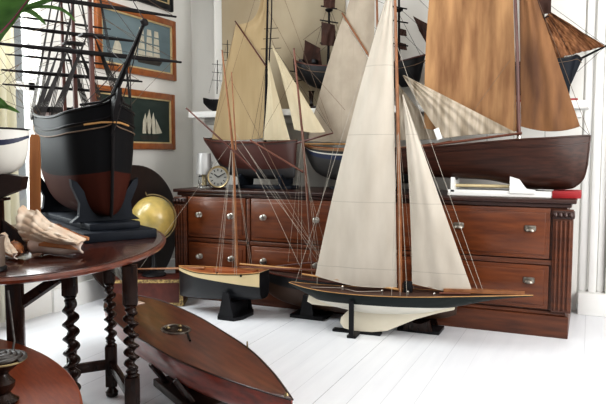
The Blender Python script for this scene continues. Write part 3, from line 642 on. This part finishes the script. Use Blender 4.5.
def twist(mb, x, y, z0, z1, r, turns, hand=1):
    n, m = 20, int((z1 - z0) / .004); vs = []
    for i in range(m + 1):
        t = i / m; a = hand * 2 * PI * turns * t; e = min(1, 8 * t, 8 * (1 - t))
        ox, oy = r * .36 * e * math.cos(a), r * .36 * e * math.sin(a)
        for k in range(n):
            b = 2 * PI * k / n; vs.append((x + ox + r * .74 * math.cos(b), y + oy + r * .74 * math.sin(b), z0 + (z1 - z0) * t))
    mb.add(vs, [(i * n + k, i * n + (k + 1) % n, (i + 1) * n + (k + 1) % n, (i + 1) * n + k) for i in range(m) for k in range(n)])
def table_leg(wx, wy, w=.058, zt=.52, zb=.235, rz=0, hand=1, r=.026, turns=5.6):
    x, y = tl(wx, wy); mb = MB()
    mb.box((x, y, (TZ - .03 + zt) / 2), (w, w, TZ - .03 - zt), rz, .004)
    mb.lathe([(w * .36, zt), (w * .46, zt - .006), (w * .34, zt - .016), (w * .42, zt - .024), (w * .3, zt - .03)], (x, y, 0), 18)
    twist(mb, x, y, zb + .02, zt - .02, r, turns, hand)
    mb.lathe([(w * .3, zb + .03), (w * .44, zb + .02), (w * .34, zb + .012), (w * .46, zb + .005), (w * .4, zb)], (x, y, 0), 18)
    mb.box((x, y, (zb + .05) / 2), (w, w, zb - .05), rz, .004)
    mb.lathe([(.016, 0), (.026, .006), (.028, .022), (.018, .036), (.014, .046), (.024, .055), (.02, .066)], (x, y, 0), 18)
    return mb.build('leg', 'oak_dark', tbl)
LEG = dict(a=(-1.94, 2.225), b=(-1.594, 1.943), c=(-1.87, 1.915), d=(-2.22, 1.74), e=(-2.045, 2.095))
table_leg(*LEG['a'], .05, hand=1, r=.026)
table_leg(*LEG['b'], .056, hand=-1, r=.028)
table_leg(*LEG['c'], .056, zt=.535, zb=.09, hand=1, r=.031, turns=7.0)
table_leg(*LEG['e'], .040, r=.017)
def rail(name, p, q_, z, w, h):
    a = Vector(tl(*p)); b = Vector(tl(*q_)); d = b - a
    MB().box(((a.x + b.x) / 2, (a.y + b.y) / 2, z), (d.length, w, h), math.atan2(d.y, d.x), .003).build(name, 'oak_dark', tbl)
for a, b in (('a', 'e'), ('a', 'b')): rail('stretcher', LEG[a], LEG[b], .15, .026, .042)
for a, b in (('c', 'e'), ('a', 'b')): rail('apron', LEG[a], LEG[b], .63, .02, .085)
# square gate post and slanting bracket at far left
gx, gy = -1.916, 1.69
x, y = tl(gx, gy); MB().box((x, y, .375), (.055, .055, .59), 0, .004).build('gate_post', 'oak_dark', tbl)
pa = Vector((*tl(gx, gy), .53)); pb = Vector((*tl(-1.89, 1.90), .615))
dv = pb - pa
MB().tube([pa, pb], .024, 4).build('brace', 'oak_dark', tbl)

# ------------------------------------------------------------------ ship G: the big dark full-rigged model on the table
G = Ship('full_rigged_ship', 'large black and oxide red full rigged ship with many bare yards on the oval table', -2.03, 2.36, TZ, -30)
z = lambda w: w - TZ
G.hull([(-.93, .10, z(1.36), z(1.12), -.88), (-.86, .13, z(1.335), z(.98), -.84), (-.7, .165, z(1.30), z(.84)), (-.48, .182, z(1.275), z(.80)), (-.27, .180, z(1.27), z(.795)), (-.12, .160, z(1.285), z(.795)), (-.03, .085, z(1.305), z(.797), -.045), (.015, .030, z(1.32), z(.80), -.02), (.04, .006, z(1.335), z(.80), -.01)], 'hull_g', 'deck_brown', .62, n=12, drop=.03)
G.strake('spar_black', 1., .007); G.strake('spar_black', .87, .005, 'wale', out=.001); G.strake('line_brown', .80, .0035, 'wale_stripe', out=.002)
G.spar('stem_post', [(.045, 0, z(1.33)), (.03, 0, z(1.15)), (.005, 0, z(.92)), (-.015, 0, z(.795))], .008, 'spar_black')
mb = MB(); mb.prism([(.02, z(1.14)), (.02, z(1.335)), (.10, z(1.36)), (.13, z(1.385)), (.13, z(1.36)), (.08, z(1.29)), (.045, z(1.2))], -.01, .01, XZ); mb.build('beak_head', 'spar_black', G.root)
for k in (-1, 1):
    MB().tube([(.12, 0, z(1.37)), (.03, k * .05, z(1.325)), (-.05, k * .12, z(1.315))], .006, 6).build('head_rail', 'spar_black', G.root)
    MB().tube([(.06, 0, z(1.235)), (.01, k * .045, z(1.235)), (-.05, k * .105, z(1.225))], .005, 6).build('gilt_moulding', 'spar_pale', G.root)
sp0, sp1 = Vector((.0, 0, z(1.32))), Vector((.43, 0, z(1.625)))
G.spar('bowsprit', [sp0, sp0.lerp(sp1, .55), sp1], [.016, .012, .007], 'spar_black')
G.spar('dolphin_striker', [sp0.lerp(sp1, .5), sp0.lerp(sp1, .5) + Vector((.03, 0, -.14))], .005, 'spar_black')
MB().lathe([(.012, 0), (.018, .01), (.012, .02)], sp0.lerp(sp1, .97), 10, (sp1 - sp0)).build('bowsprit_cap', 'spar_black', G.root)
def yard(x, zc, hl, r, tilt=0.):
    zc = z(zc)
    G.spar('yard', [(x + .02, -hl, zc + tilt), (x + .02, -hl * .45, zc + tilt * .4), (x + .02, hl * .45, zc - tilt * .4), (x + .02, hl, zc - tilt)], [r * .45, r * .95, r * .95, r * .45], 'spar_black')
masts = [(-.24, 'fore_mast', [(1.578, .465, .012), (1.81, .44, .011), (2.02, .34, .009)], .0145),
         (-.52, 'main_mast', [(1.495, .36, .010), (1.71, .345, .010), (1.93, .33, .009)], .0135),
         (-.72, 'mizzen_mast', [(1.445, .32, .008), (1.60, .30, .007), (1.80, .26, .007)], .0115)]
for i, (mx, nm, yds, r) in enumerate(masts):
    G.spar(nm, [(mx, 0, z(1.25)), (mx - .01, 0, z(1.65)), (mx - .02, 0, z(2.25))], [r, r * .85, r * .5], 'spar_dark' if i else 'spar_dark')
    for (yz, hl, yr) in yds: yard(mx, yz, hl, yr, .006)
    for tz in (1.66, 1.92):
        MB().prism([(mx - .05, -.05), (mx + .03, -.05), (mx + .04, 0), (mx + .03, .05), (mx - .05, .05)], z(tz), z(tz) + .01, XY).build('mast_top', 'spar_black', G.root)
    for k in (-1, 1):
        bw = .175 if i < 2 else .155
        for j in range(6): G.line((mx - .01, k * .02, z(1.66)), (mx - .10 + .030 * j, k * bw, z(1.275)), 'line_dark', .0024, 'shroud')
        for j in range(3): G.line((mx - .01, k * .012, z(2.1)), (mx - .13 + .03 * j, k * bw, z(1.28)), 'line_dark', .002, 'backstay')
        for tz in (1.35, 1.42, 1.5, 1.57): 
            f = (tz - 1.275) / .385; G.line((mx - .10 + .09 * f, k * (bw - (bw - .02) * f), z(tz)), (mx + .05 - .06 * f, k * (bw - (bw - .02) * f), z(tz)), 'line_dark', .001, 'ratline')
        for (yz, hl, yr) in yds[:2]:
            G.line((mx, 0, z(yz + .2)), (mx + .02, k * hl * .95, z(yz)), 'line_brown', .0011, 'yard_lift')
            G.line((mx + .02, k * hl * .95, z(yz)), (mx - .25, k * .03, z(yz + .1)), 'line_dark', .0011, 'brace_line', .01)
        G.line((mx + .02, k * yds[0][1] * .9, z(yds[0][0])), (mx - .18, k * .20, z(1.29)), 'line_brown', .0011, 'yard_sheet')
for a, b in (((-.24, 0, z(1.68)), sp0.lerp(sp1, .5)), ((-.24, 0, z(1.95)), sp0.lerp(sp1, .8)), ((-.25, 0, z(2.2)), sp1), ((-.52, 0, z(1.66)), (-.22, 0, z(1.33))), ((-.52, 0, z(1.95)), (-.24, 0, z(1.64))), ((-.72, 0, z(1.66)), (-.5, 0, z(1.33))), ((-.72, 0, z(1.9)), (-.52, 0, z(1.6))), (sp1, (.05, 0, z(1.2))), (sp0.lerp(sp1, .6), (-.05, -.12, z(1.3))), (sp0.lerp(sp1, .6), (-.05, .12, z(1.3)))):
    G.line(a, b, 'line_dark', .0024, 'stay')
for zz in (1.53, 1.44, 1.62, 1.36):                # round blocks hanging in the port rigging
    y = -.30 + .12 * (zz - 1.4) - random.random() * .08; y -= .12
    MB().lathe([(.002, -.009), (.008, -.005), (.009, 0), (.008, .005), (.002, .009)], (-.35, y, z(zz)), 8).build('block', 'black', G.root)
    G.line((-.35, y, z(zz)), (-.24 + .02, -.44 if zz > 1.5 else -.34, z(1.578 if zz > 1.5 else 1.495)), 'line_brown', .0011); G.line((-.35, y, z(zz)), (-.45, -.21, z(1.29)), 'line_brown', .0011)
for x in (-.4, -.6):
    MB().box((x, 0, z(1.285)), (.09, .1, .05), bev=.006).build('deck_house', 'keel_brown', G.root)
st = thing('ship_cradle', 'blue black carved cradle on thick plank under the large full rigged ship', 'stand', (-2.03, 2.36, TZ), R(-30), 'ship stands')
MB().box((-.38, 0, .021), (.99, .34, .042), bev=.004).build('base_plank', 'blueblack', st)
MB().box((-.40, 0, .058), (.88, .24, .032), bev=.006).build('step_plank', 'blueblack', st)
def cradle(x, hw, zk):
    half = [(hw, .072), (hw * .78, .10), (hw * .74, .16), (hw * .95, .24), (hw * .98, .275), (hw * .82, .262), (hw * .55, .20), (hw * .3, .125), (.02, zk)]
    poly = half + [(-a, b) for a, b in half[::-1]]
    MB().prism(poly, x - .018, x + .018, YZ).build('support', 'blueblack', st)
cradle(-.10, .165, .094); cradle(-.72, .17, .125)

# ------------------------------------------------------------------ hull H at the left edge of the table
Hs = Ship('pond_yacht', 'white hulled model yacht with navy stripe cut off by left edge of photo', -2.20, 1.885, TZ, 24)
q = Hs.q
hb = q(29, 128)
Hs.hull([(hb.x - .85, .01, .52, .47), (hb.x - .65, .08, .515, .36), (hb.x - .35, .125, .50, .30), (hb.x - .12, .10, .495, .305), (hb.x - .04, .055, .493, .34), (hb.x, .006, .49, .40, hb.x - .008)], 'hull_h', 'deck_brown', .7)
Hs.strake('spar_black', 1., .004)
MB().prism([(hb.x - .62, .36), (hb.x - .52, .24), (hb.x - .4, .205), (hb.x - .12, .215), (hb.x - .03, .25), (hb.x - .02, .30), (hb.x - .1, .312), (hb.x - .4, .33)], -.03, .03, XZ).build('fin_keel', 'keel_brown', Hs.root)
st = thing('yacht_stand', 'dark post and foot stand under the white yacht with navy stripe', 'stand', (-2.26, 1.86, TZ), R(24), 'ship stands')
MB().box((0, 0, .012), (.36, .17, .024), bev=.004).build('foot', 'oak_dark', st)
for x in (-.12, .0, .06): MB().box((x, 0, .112), (.018, .05, .20), bev=.003).build('upright', 'oak_dark', st)
mb = MB(); mb.prism([(.06, .02), (.06, .13), (.17, .05), (.17, .02)], -.01, .01, XZ); mb.build('bracket', 'oak_dark', st)
MB().box((-.03, 0, .208), (.24, .08, .012), bev=.003).build('rest', 'oak_dark', st)
# batten
bt = tag(MB().prism([(-.021, 0), (-.023, .36), (-.020, .465), (-.012, .478), (.012, .478), (.020, .465), (.023, .36), (.021, 0)], -.008, .008, XZ).build('wooden_batten', 'batten', loc=(-2.275, 2.13, TZ)), 'upright orange brown wooden batten with rounded top behind the conch shell', 'batten')
bt.rotation_euler = (0, R(1.5), R(28))

# ------------------------------------------------------------------ shells
def conch(name, label, loc, rz, sc, group=None):
    t = thing(name, label, 'shell', loc, rz, group); t.scale = (sc, sc, sc)
    prof = [(-.135, .003), (-.128, .010), (-.118, .013), (-.112, .022), (-.098, .026), (-.092, .037), (-.072, .043), (-.064, .058), (-.03, .064), (.0, .058), (.04, .044), (.08, .027), (.12, .013), (.145, .008)]
    P = smooth_pts(prof, 3); n = 40; mb = MB(); vs = []
    for i, (x, r) in enumerate(P):
        for k in range(n):
            a = 2 * PI * k / n; kn = max(0, math.sin(a * 7 + x * 30)) ** 3
            bump = (.30 if -.115 < x < -.055 else .05) * kn
            rr = r * (1 + bump + .05 * math.sin(x * 160)); vs.append((x, rr * math.cos(a), .064 + rr * .95 * math.sin(a)))
    mb.add(vs, [(i * n + k, i * n + (k + 1) % n, (i + 1) * n + (k + 1) % n, (i + 1) * n + k) for i in range(len(P) - 1) for k in range(n)] + [tuple(range(n))[::-1], tuple(range((len(P) - 1) * n, len(P) * n))])
    mb.build('body_whorl', 'shell_in', t)
    def lip(u, v):                               # broad flaring outer lip with ribbed, knobbed rim
        h = (.84 + .16 * math.sin(PI * min(1, u * 2.2))) * (1 - .86 * u ** 1.35)
        kn = max(0, math.sin(u * 24 + .9)) ** 2 * max(0, 1 - 1.35 * u)
        rib = .0020 * math.sin(v * 30 + 9 * u) * (1 - v * .3) + .0040 * mnoise.noise(Vector((u * 9, v * 9, 3)))
        zz = .056 + .132 * v ** .9 * h * (1 + .22 * kn * v)
        yy = -.058 - .040 * math.sin(PI * v * .8) + .055 * v * v - .020 * kn * v
        x = -.085 + .225 * u - .022 * v * (1 - u) + .012 * v * u
        return (x, yy - rib * 1.6 - .012 * math.sin(PI * u), zz * (1 - .12 * u) + rib)
    MB().grid(lip, 60, 40).build('flared_lip', 'shell', t, solid=.007, ang=60)
    def inner(u, v):
        x = -.06 + .20 * u; return (x, -.058 - .022 * math.sin(PI * v) + .028 * u, .012 + (.060 - .022 * u) * v + .004 * math.sin(u * 9))
    MB().grid(inner, 24, 8).build('inner_lip', 'shell_pale', t, solid=.008, ang=60)
    def mouth(u, v):
        x = -.01 + .143 * u; return (x, -.086 + .030 * u, .040 - .016 * u + .030 * v * math.sin(PI * (u * .9 + .1)) + .004)
    MB().grid(mouth, 20, 6).build('aperture', 'shell_in', t, solid=.006, ang=60)
    for k in range(5):
        u = k / 4; MB().lathe([(.012, 0), (.009, .014), (.003, .03)], (-.105 + .03 * u, -.02 - .008 * k, .075 + .030 * u), 10, (-.35, -.35, 1)).build('spine', 'shell', t)
    return t
conch('conch_shell', 'large cream conch shell with flared lip on front of the oval table', (-1.895, 1.865, TZ + .004), R(14), 1.0)
conch('conch_shell', 'small pale shell left of the large conch on the oval table', (-1.955, 1.735, TZ + .003), R(-25), .50)
cp = thing('horn_cup', 'grey brown round cup cut off by left photo edge on table', 'cup', (-1.83, 1.525, TZ), 0)
MB().lathe([(.035, 0), (.04, .005), (.042, .05), (.04, .09), (.044, .118), (.040, .12), (.036, .10), (.036, .01)], (0, 0, 0), 24).build('cup_body', 'cup', cp)
MB().lathe([(.043, .0), (.047, .004), (.047, .014), (.043, .018)], (0, 0, 0), 24).build('foot_ring', 'black', cp)

# ------------------------------------------------------------------ low oval table and coiled rope
lt_c = Vector((-1.727, 1.117, 0)); lt = thing('low_table', 'red brown low oval table at bottom left corner', 'table', lt_c, R(-29.4))
oval_slab(.75, .45, [(.012, .396), (0, .402), (0, .414), (.006, .42)]).build('tabletop', 'low_top', lt)
for x in (-.42, .42):
    for y in (-.2, .2): MB().lathe([(.018, 0), (.022, .02), (.014, .04), (.022, .12), (.015, .2), (.024, .3), (.016, .34), (.026, .36), (.026, .398)], (x, y, 0), 14).build('leg', 'oak_dark', lt)
MB().box((0, 0, .365), (.84, .42, .05), bev=.004).build('apron', 'low_top', lt)
cs = thing('turned_stand', 'small dark turned wooden stand on low red brown table', 'stand', (-1.44, 1.215, .42), 0)
MB().lathe([(.040, 0), (.044, .008), (.030, .018), (.022, .028), (.034, .045), (.036, .058), (.022, .074), (.018, .082), (.034, .096), (.045, .106), (.048, .113), (.046, .118)], (0, 0, 0), 24).build('turned_post', 'oak_dark', cs)
pts = []
for k in range(0, 131):
    a = 2 * PI * k / 32; r = .064 - .0130 * k / 32; pts.append((r * math.cos(a), r * math.sin(a), .006 + .004 * k / 32))
cr = thing('rope_coil', 'coil of dark rope lying on the small turned stand', 'rope', (-1.44, 1.215, .538), 0)
MB().tube(pts, .0062, 7).build('coil', 'rope', cr)
MB().tube([(.066 * math.cos(k / 40 * 2 * PI), .066 * math.sin(k / 40 * 2 * PI), .003) for k in range(41)], .003, 6).build('brass_rim', 'brass', cr)
MB().tube([(-.02, .06, .012), (-.03, .075, .03), (-.045, .08, .10), (-.06, .085, .17)], .0035, 6).build('loose_end', 'rope', cr)

# ------------------------------------------------------------------ hull I: unrigged pond yacht hull, foreground
I = Ship('model_hull', 'long red brown unrigged model yacht hull lying across the foreground floor', -.912, 1.945, 0, -32.2)
I.hull([(-1.90, .02, .265, .19), (-1.80, .095, .262, .135), (-1.60, .165, .258, .10), (-1.25, .195, .254, .085), (-.95, .185, .252, .085), (-.6, .158, .250, .095), (-.3, .095, .250, .125), (-.1, .036, .25, .175), (.0, .003, .25, .205)], 'hull_i', 'deck_i', .7, drop=.0, camber=.006, n=10)
I.strake('cherry_dark', 1., .004)
MB().prism([(-1.75, .13), (-1.5, .03), (-.9, .022), (-.72, .06), (-.55, .10), (-1.2, .11)], -.02, .02, XZ).build('fin_keel', 'hull_i', I.root)
hx = -1.02; mb = MB()
mb.tube([(hx + .085 * math.cos(2 * PI * k / 28), .062 * math.sin(2 * PI * k / 28), .260) for k in range(29)], .0055, 7)
hr = mb.build('hatch_ring', 'pewter', I.root)
MB().prism([(hx + .083 * math.cos(2 * PI * k / 28), .060 * math.sin(2 * PI * k / 28)) for k in range(28)], .255, .2595, XY).build('hatch_cover', 'keel_brown', I.root)
for k in (0, 2.1, 4.2): MB().lathe([(.009, 0), (.012, .006), (.006, .014)], (hx + .05 * math.cos(k), .035 * math.sin(k), .260), 10).build('hatch_stud', 'brass', I.root)
MB().tube([(hx + .09, .02, .262), (hx + .15, -.0, .262), (hx + .21, -.02, .260)], .005, 6).build('tiller', 'black', I.root)
MB().box((-1.66, .02, .264), (.14, .045, .010), .2, .003).build('deck_fitting', 'shell_pale', I.root)
MB().lathe([(.012, 0), (.008, .006), (.005, .014)], (-.035, 0, .250), 10).build('bow_eye', 'brass', I.root)
MB().lathe([(.004, 0), (.003, .03)], (-.60, .155, .25), 6).build('deck_pin', 'brass', I.root)
st = thing('hull_stand', 'dark wooden block stand with slanted posts under the red brown model hull', 'stand', (-.912 - .85 * math.cos(R(32.2)), 1.945 + .85 * math.sin(R(32.2)), 0), R(-32.2), 'ship stands')
MB().box((.03, 0, .018), (.44, .22, .036), bev=.004).build('base', 'keel_brown', st)
for x in (-.12, .17):
    for k in (-1, 1): MB().tube([(x, k * .07, .03), (x - .0, k * .145, .145 - (.01 if x < 0 else .0))], .014, 6).build('post', 'cherry_dark', st)

# ------------------------------------------------------------------ trunk, globe, oval panel
tr = thing('leather_trunk', 'oxblood leather box with gold tooled border on floor below the globe', 'box', (-2.90, 3.745, 0), R(26))
MB().box((0, 0, .10), (.52, .20, .196), bev=.006).build('box_body', 'leather', tr)
mb = MB()
for zc in (.016, .184): mb.box((0, -.1005, zc), (.52, .004, .024))
for xc in (-.247, .247): mb.box((xc, -.1005, .1), (.026, .0038, .19))
for zc in (.016, .184): mb.box((.2605, 0, zc), (.004, .2, .024))
mb.build('gold_border', 'gilt', tr, smooth=False)
mb = MB(); mb.box((0, 0, .2), (.526, .206, .006), bev=.002); mb.build('lid', 'leather', tr)
gd = (_fw + _rt * (153 - 303) / FPX - _up * (218 - 202) / FPX); GP = CAM_P + gd * 4.65
g = thing('globe', 'yellow ochre terrestrial globe on black turned stand beside oval table', 'globe', (GP.x, GP.y, .203), R(20))
gz = GP.z - .203; gr = .158
bm = bmesh.new(); bmesh.ops.create_uvsphere(bm, u_segments=36, v_segments=24, radius=gr); bmesh.ops.translate(bm, vec=(0, 0, gz), verts=bm.verts)
mb = MB(); mb.bm(bm); sph = mb.build('sphere', 'globe', g, ang=180)
MB().tube([((gr + .012) * math.sin(a), 0, gz + (gr + .012) * math.cos(a)) for a in [R(-15) + PI * 1.05 * k / 30 for k in range(31)]], .006, 6).build('meridian', 'brass', g)
MB().lathe([(.003, 0), (.005, .01), (.002, .028)], (-.045, 0, gz + gr + .005), 8, (-.2, 0, 1)).build('finial', 'brass', g)
MB().lathe([(.085, 0), (.09, .008), (.08, .018), (.045, .026), (.022, .04), (.03, .055), (.018, .07), (.014, gz - gr - .03), (.022, gz - gr - .012), (.012, gz - gr + .002)], (0, 0, 0), 22).build('stand', 'black', g)
ov = thing('oval_panel', 'big dark brown oval wooden panel standing against left wall behind globe', 'panel', (WL + .10, 3.98, 0), 0)
mb = oval_slab(.50, .555, [(.02, -.018), (0, -.010), (0, .010), (.02, .018)], 64)
o = mb.build('oval_board', 'keel_brown', ov); o.rotation_euler = (0, R(-84), 0); o.location = (.04, 0, .50); o.rotation_euler = (0, R(-90), 0)
MB().box((-.03, 0, .25), (.03, .06, .5), bev=.004).build('back_strut', 'keel_brown', ov)
conch('conch_shell', 'pinkish shell lying on the leather box behind table leg', (-3.04, 3.675, .206), R(20), .42)

# ------------------------------------------------------------------ plant and curtain at the left edge
def leaf_mesh(pts, w, m, parent, fold=.3):
    P = [Vector(p) for p in smooth_pts(pts, 4)]; n = len(P); mb = MB(); vs = []
    for i, p in enumerate(P):
        t = (P[min(i + 1, n - 1)] - P[max(i - 1, 0)]).normalized(); s = t.cross(Vector((.55, -.65, .45))).normalized(); nn = s.cross(t)
        u = i / (n - 1); ww = w * math.sin(PI * (u * .86 + .12)) ** .8 * (1 if u < .99 else .1)
        for k in (-1, -.5, 0, .5, 1): vs.append(p + s * ww * k + nn * ww * fold * abs(k))
    mb.add(vs, [(i * 5 + k, i * 5 + k + 1, (i + 1) * 5 + k + 1, (i + 1) * 5 + k) for i in range(n - 1) for k in range(4)])
    return mb.build('leaf', m, parent, ang=180)
def vp(px, py, d):
    return CAM_P + (_fw + _rt * (px - 303) / FPX - _up * (py - 202) / FPX) * d
PB = vp(-150, 60, 1.25); PB.z = .42
pl = thing('houseplant', 'green strap leaved houseplant with pink edged leaf reaching in at top left', 'plant', PB)
def rel(*a): return tuple(vp(*a) - PB)
MB().lathe([(.06, 0), (.065, .01), (.085, .20), (.10, .36), (.105, .38), (.095, .38), (.085, .34)], (0, 0, 0), 24).build('flower_pot', 'terracotta', pl)
MB().tube([(0, 0, .33), (.005, 0, .50), rel(-30, 70, 1.4)], [.012, .010, .007], 8).build('stem', 'leaf', pl)
lf = leaf_mesh([rel(-30, 70, 1.4), rel(-8, 36, 1.38), rel(8, 14, 1.36), rel(30, -14, 1.34), rel(44, -30, 1.33)], .034, 'leaf', pl)
MB().tube([rel(0, 33, 1.35), rel(14, 18, 1.345), rel(27, 1, 1.335), rel(36, -10, 1.33)], .0016, 5).build('leaf_edge', 'leaf_pink', lf)
leaf_mesh([rel(-28, 60, 1.4), rel(4, 20, 1.42), rel(26, 9, 1.43), rel(50, 0, 1.44), rel(60, -6, 1.44)], .008, 'leaf', pl)
leaf_mesh([rel(18, 12, 1.42), rel(28, 11, 1.42), rel(38, 17, 1.42), rel(46, 25, 1.42)], .0065, 'leaf', pl)
leaf_mesh([rel(20, 10, 1.425), rel(45, 7, 1.43), rel(64, 11, 1.44), rel(76, 22, 1.45)], .005, 'leaf', pl)
leaf_mesh([rel(-30, 100, 1.4), rel(-10, 106, 1.40), rel(6, 107, 1.40), rel(20, 113, 1.40)], .007, 'leaf', pl)
leaf_mesh([rel(-25, 110, 1.4), rel(-8, 98, 1.40), rel(4, 104, 1.40), rel(8, 109, 1.40)], .006, 'leaf', pl)
def curt(u, v): return (.025 * math.sin(u * 24) , -.16 + .27 * u, .05 + 2.6 * v)
cu = thing('curtain', 'cream cloth curtain hanging at the window on left edge', 'curtain', (WL + .045, 2.88, 0))
MB().grid(curt, 60, 6).build('cloth', 'curtain', cu, ang=180, solid=.004)
MB().tube([(0, -2.3, 2.66), (0, .4, 2.66)], .010, 8).build('curtain_rod', 'brass', cu)
for y in (-2.25, .38): MB().box((-.022, y, 2.66), (.046, .02, .03)).build('rod_bracket', 'brass', cu, smooth=False)

# ------------------------------------------------------------------ light
w = bpy.data.worlds.new('world'); scene.world = w; w.use_nodes = True
bg = w.node_tree.nodes['Background']; bg.inputs[0].default_value = (.95, .97, 1, 1); bg.inputs[1].default_value = .40
def area(name, loc, target, size, power, col=(1, 1, 1)):
    l = bpy.data.lights.new(name, 'AREA'); l.shape = 'RECTANGLE'; l.size, l.size_y = size; l.energy = power; l.color = col
    o = bpy.data.objects.new(name, l); COL.objects.link(o); o.location = loc
    o.rotation_euler = (Vector(target) - Vector(loc)).to_track_quat('-Z', 'Y').to_euler(); return o
area('window_light_right', (1.7, 2.6, 1.7), (-1.4, 3.3, .7), (2.0, 2.0), 115, (1, .985, .96))
area('window_light_left', (WL - .45, 2.55, 1.9), (-1.9, 2.7, 0), (1.5, 2.2), 190, (.96, .98, 1))
area('ceiling_bounce', (-.4, 1.2, 2.2), (-.9, 2.2, 3.2), (2.4, 2.0), 42, (1, .98, .95))
scene.view_settings.view_transform = 'Standard'
scene.view_settings.look = 'Medium High Contrast'
scene.view_settings.exposure = -.30
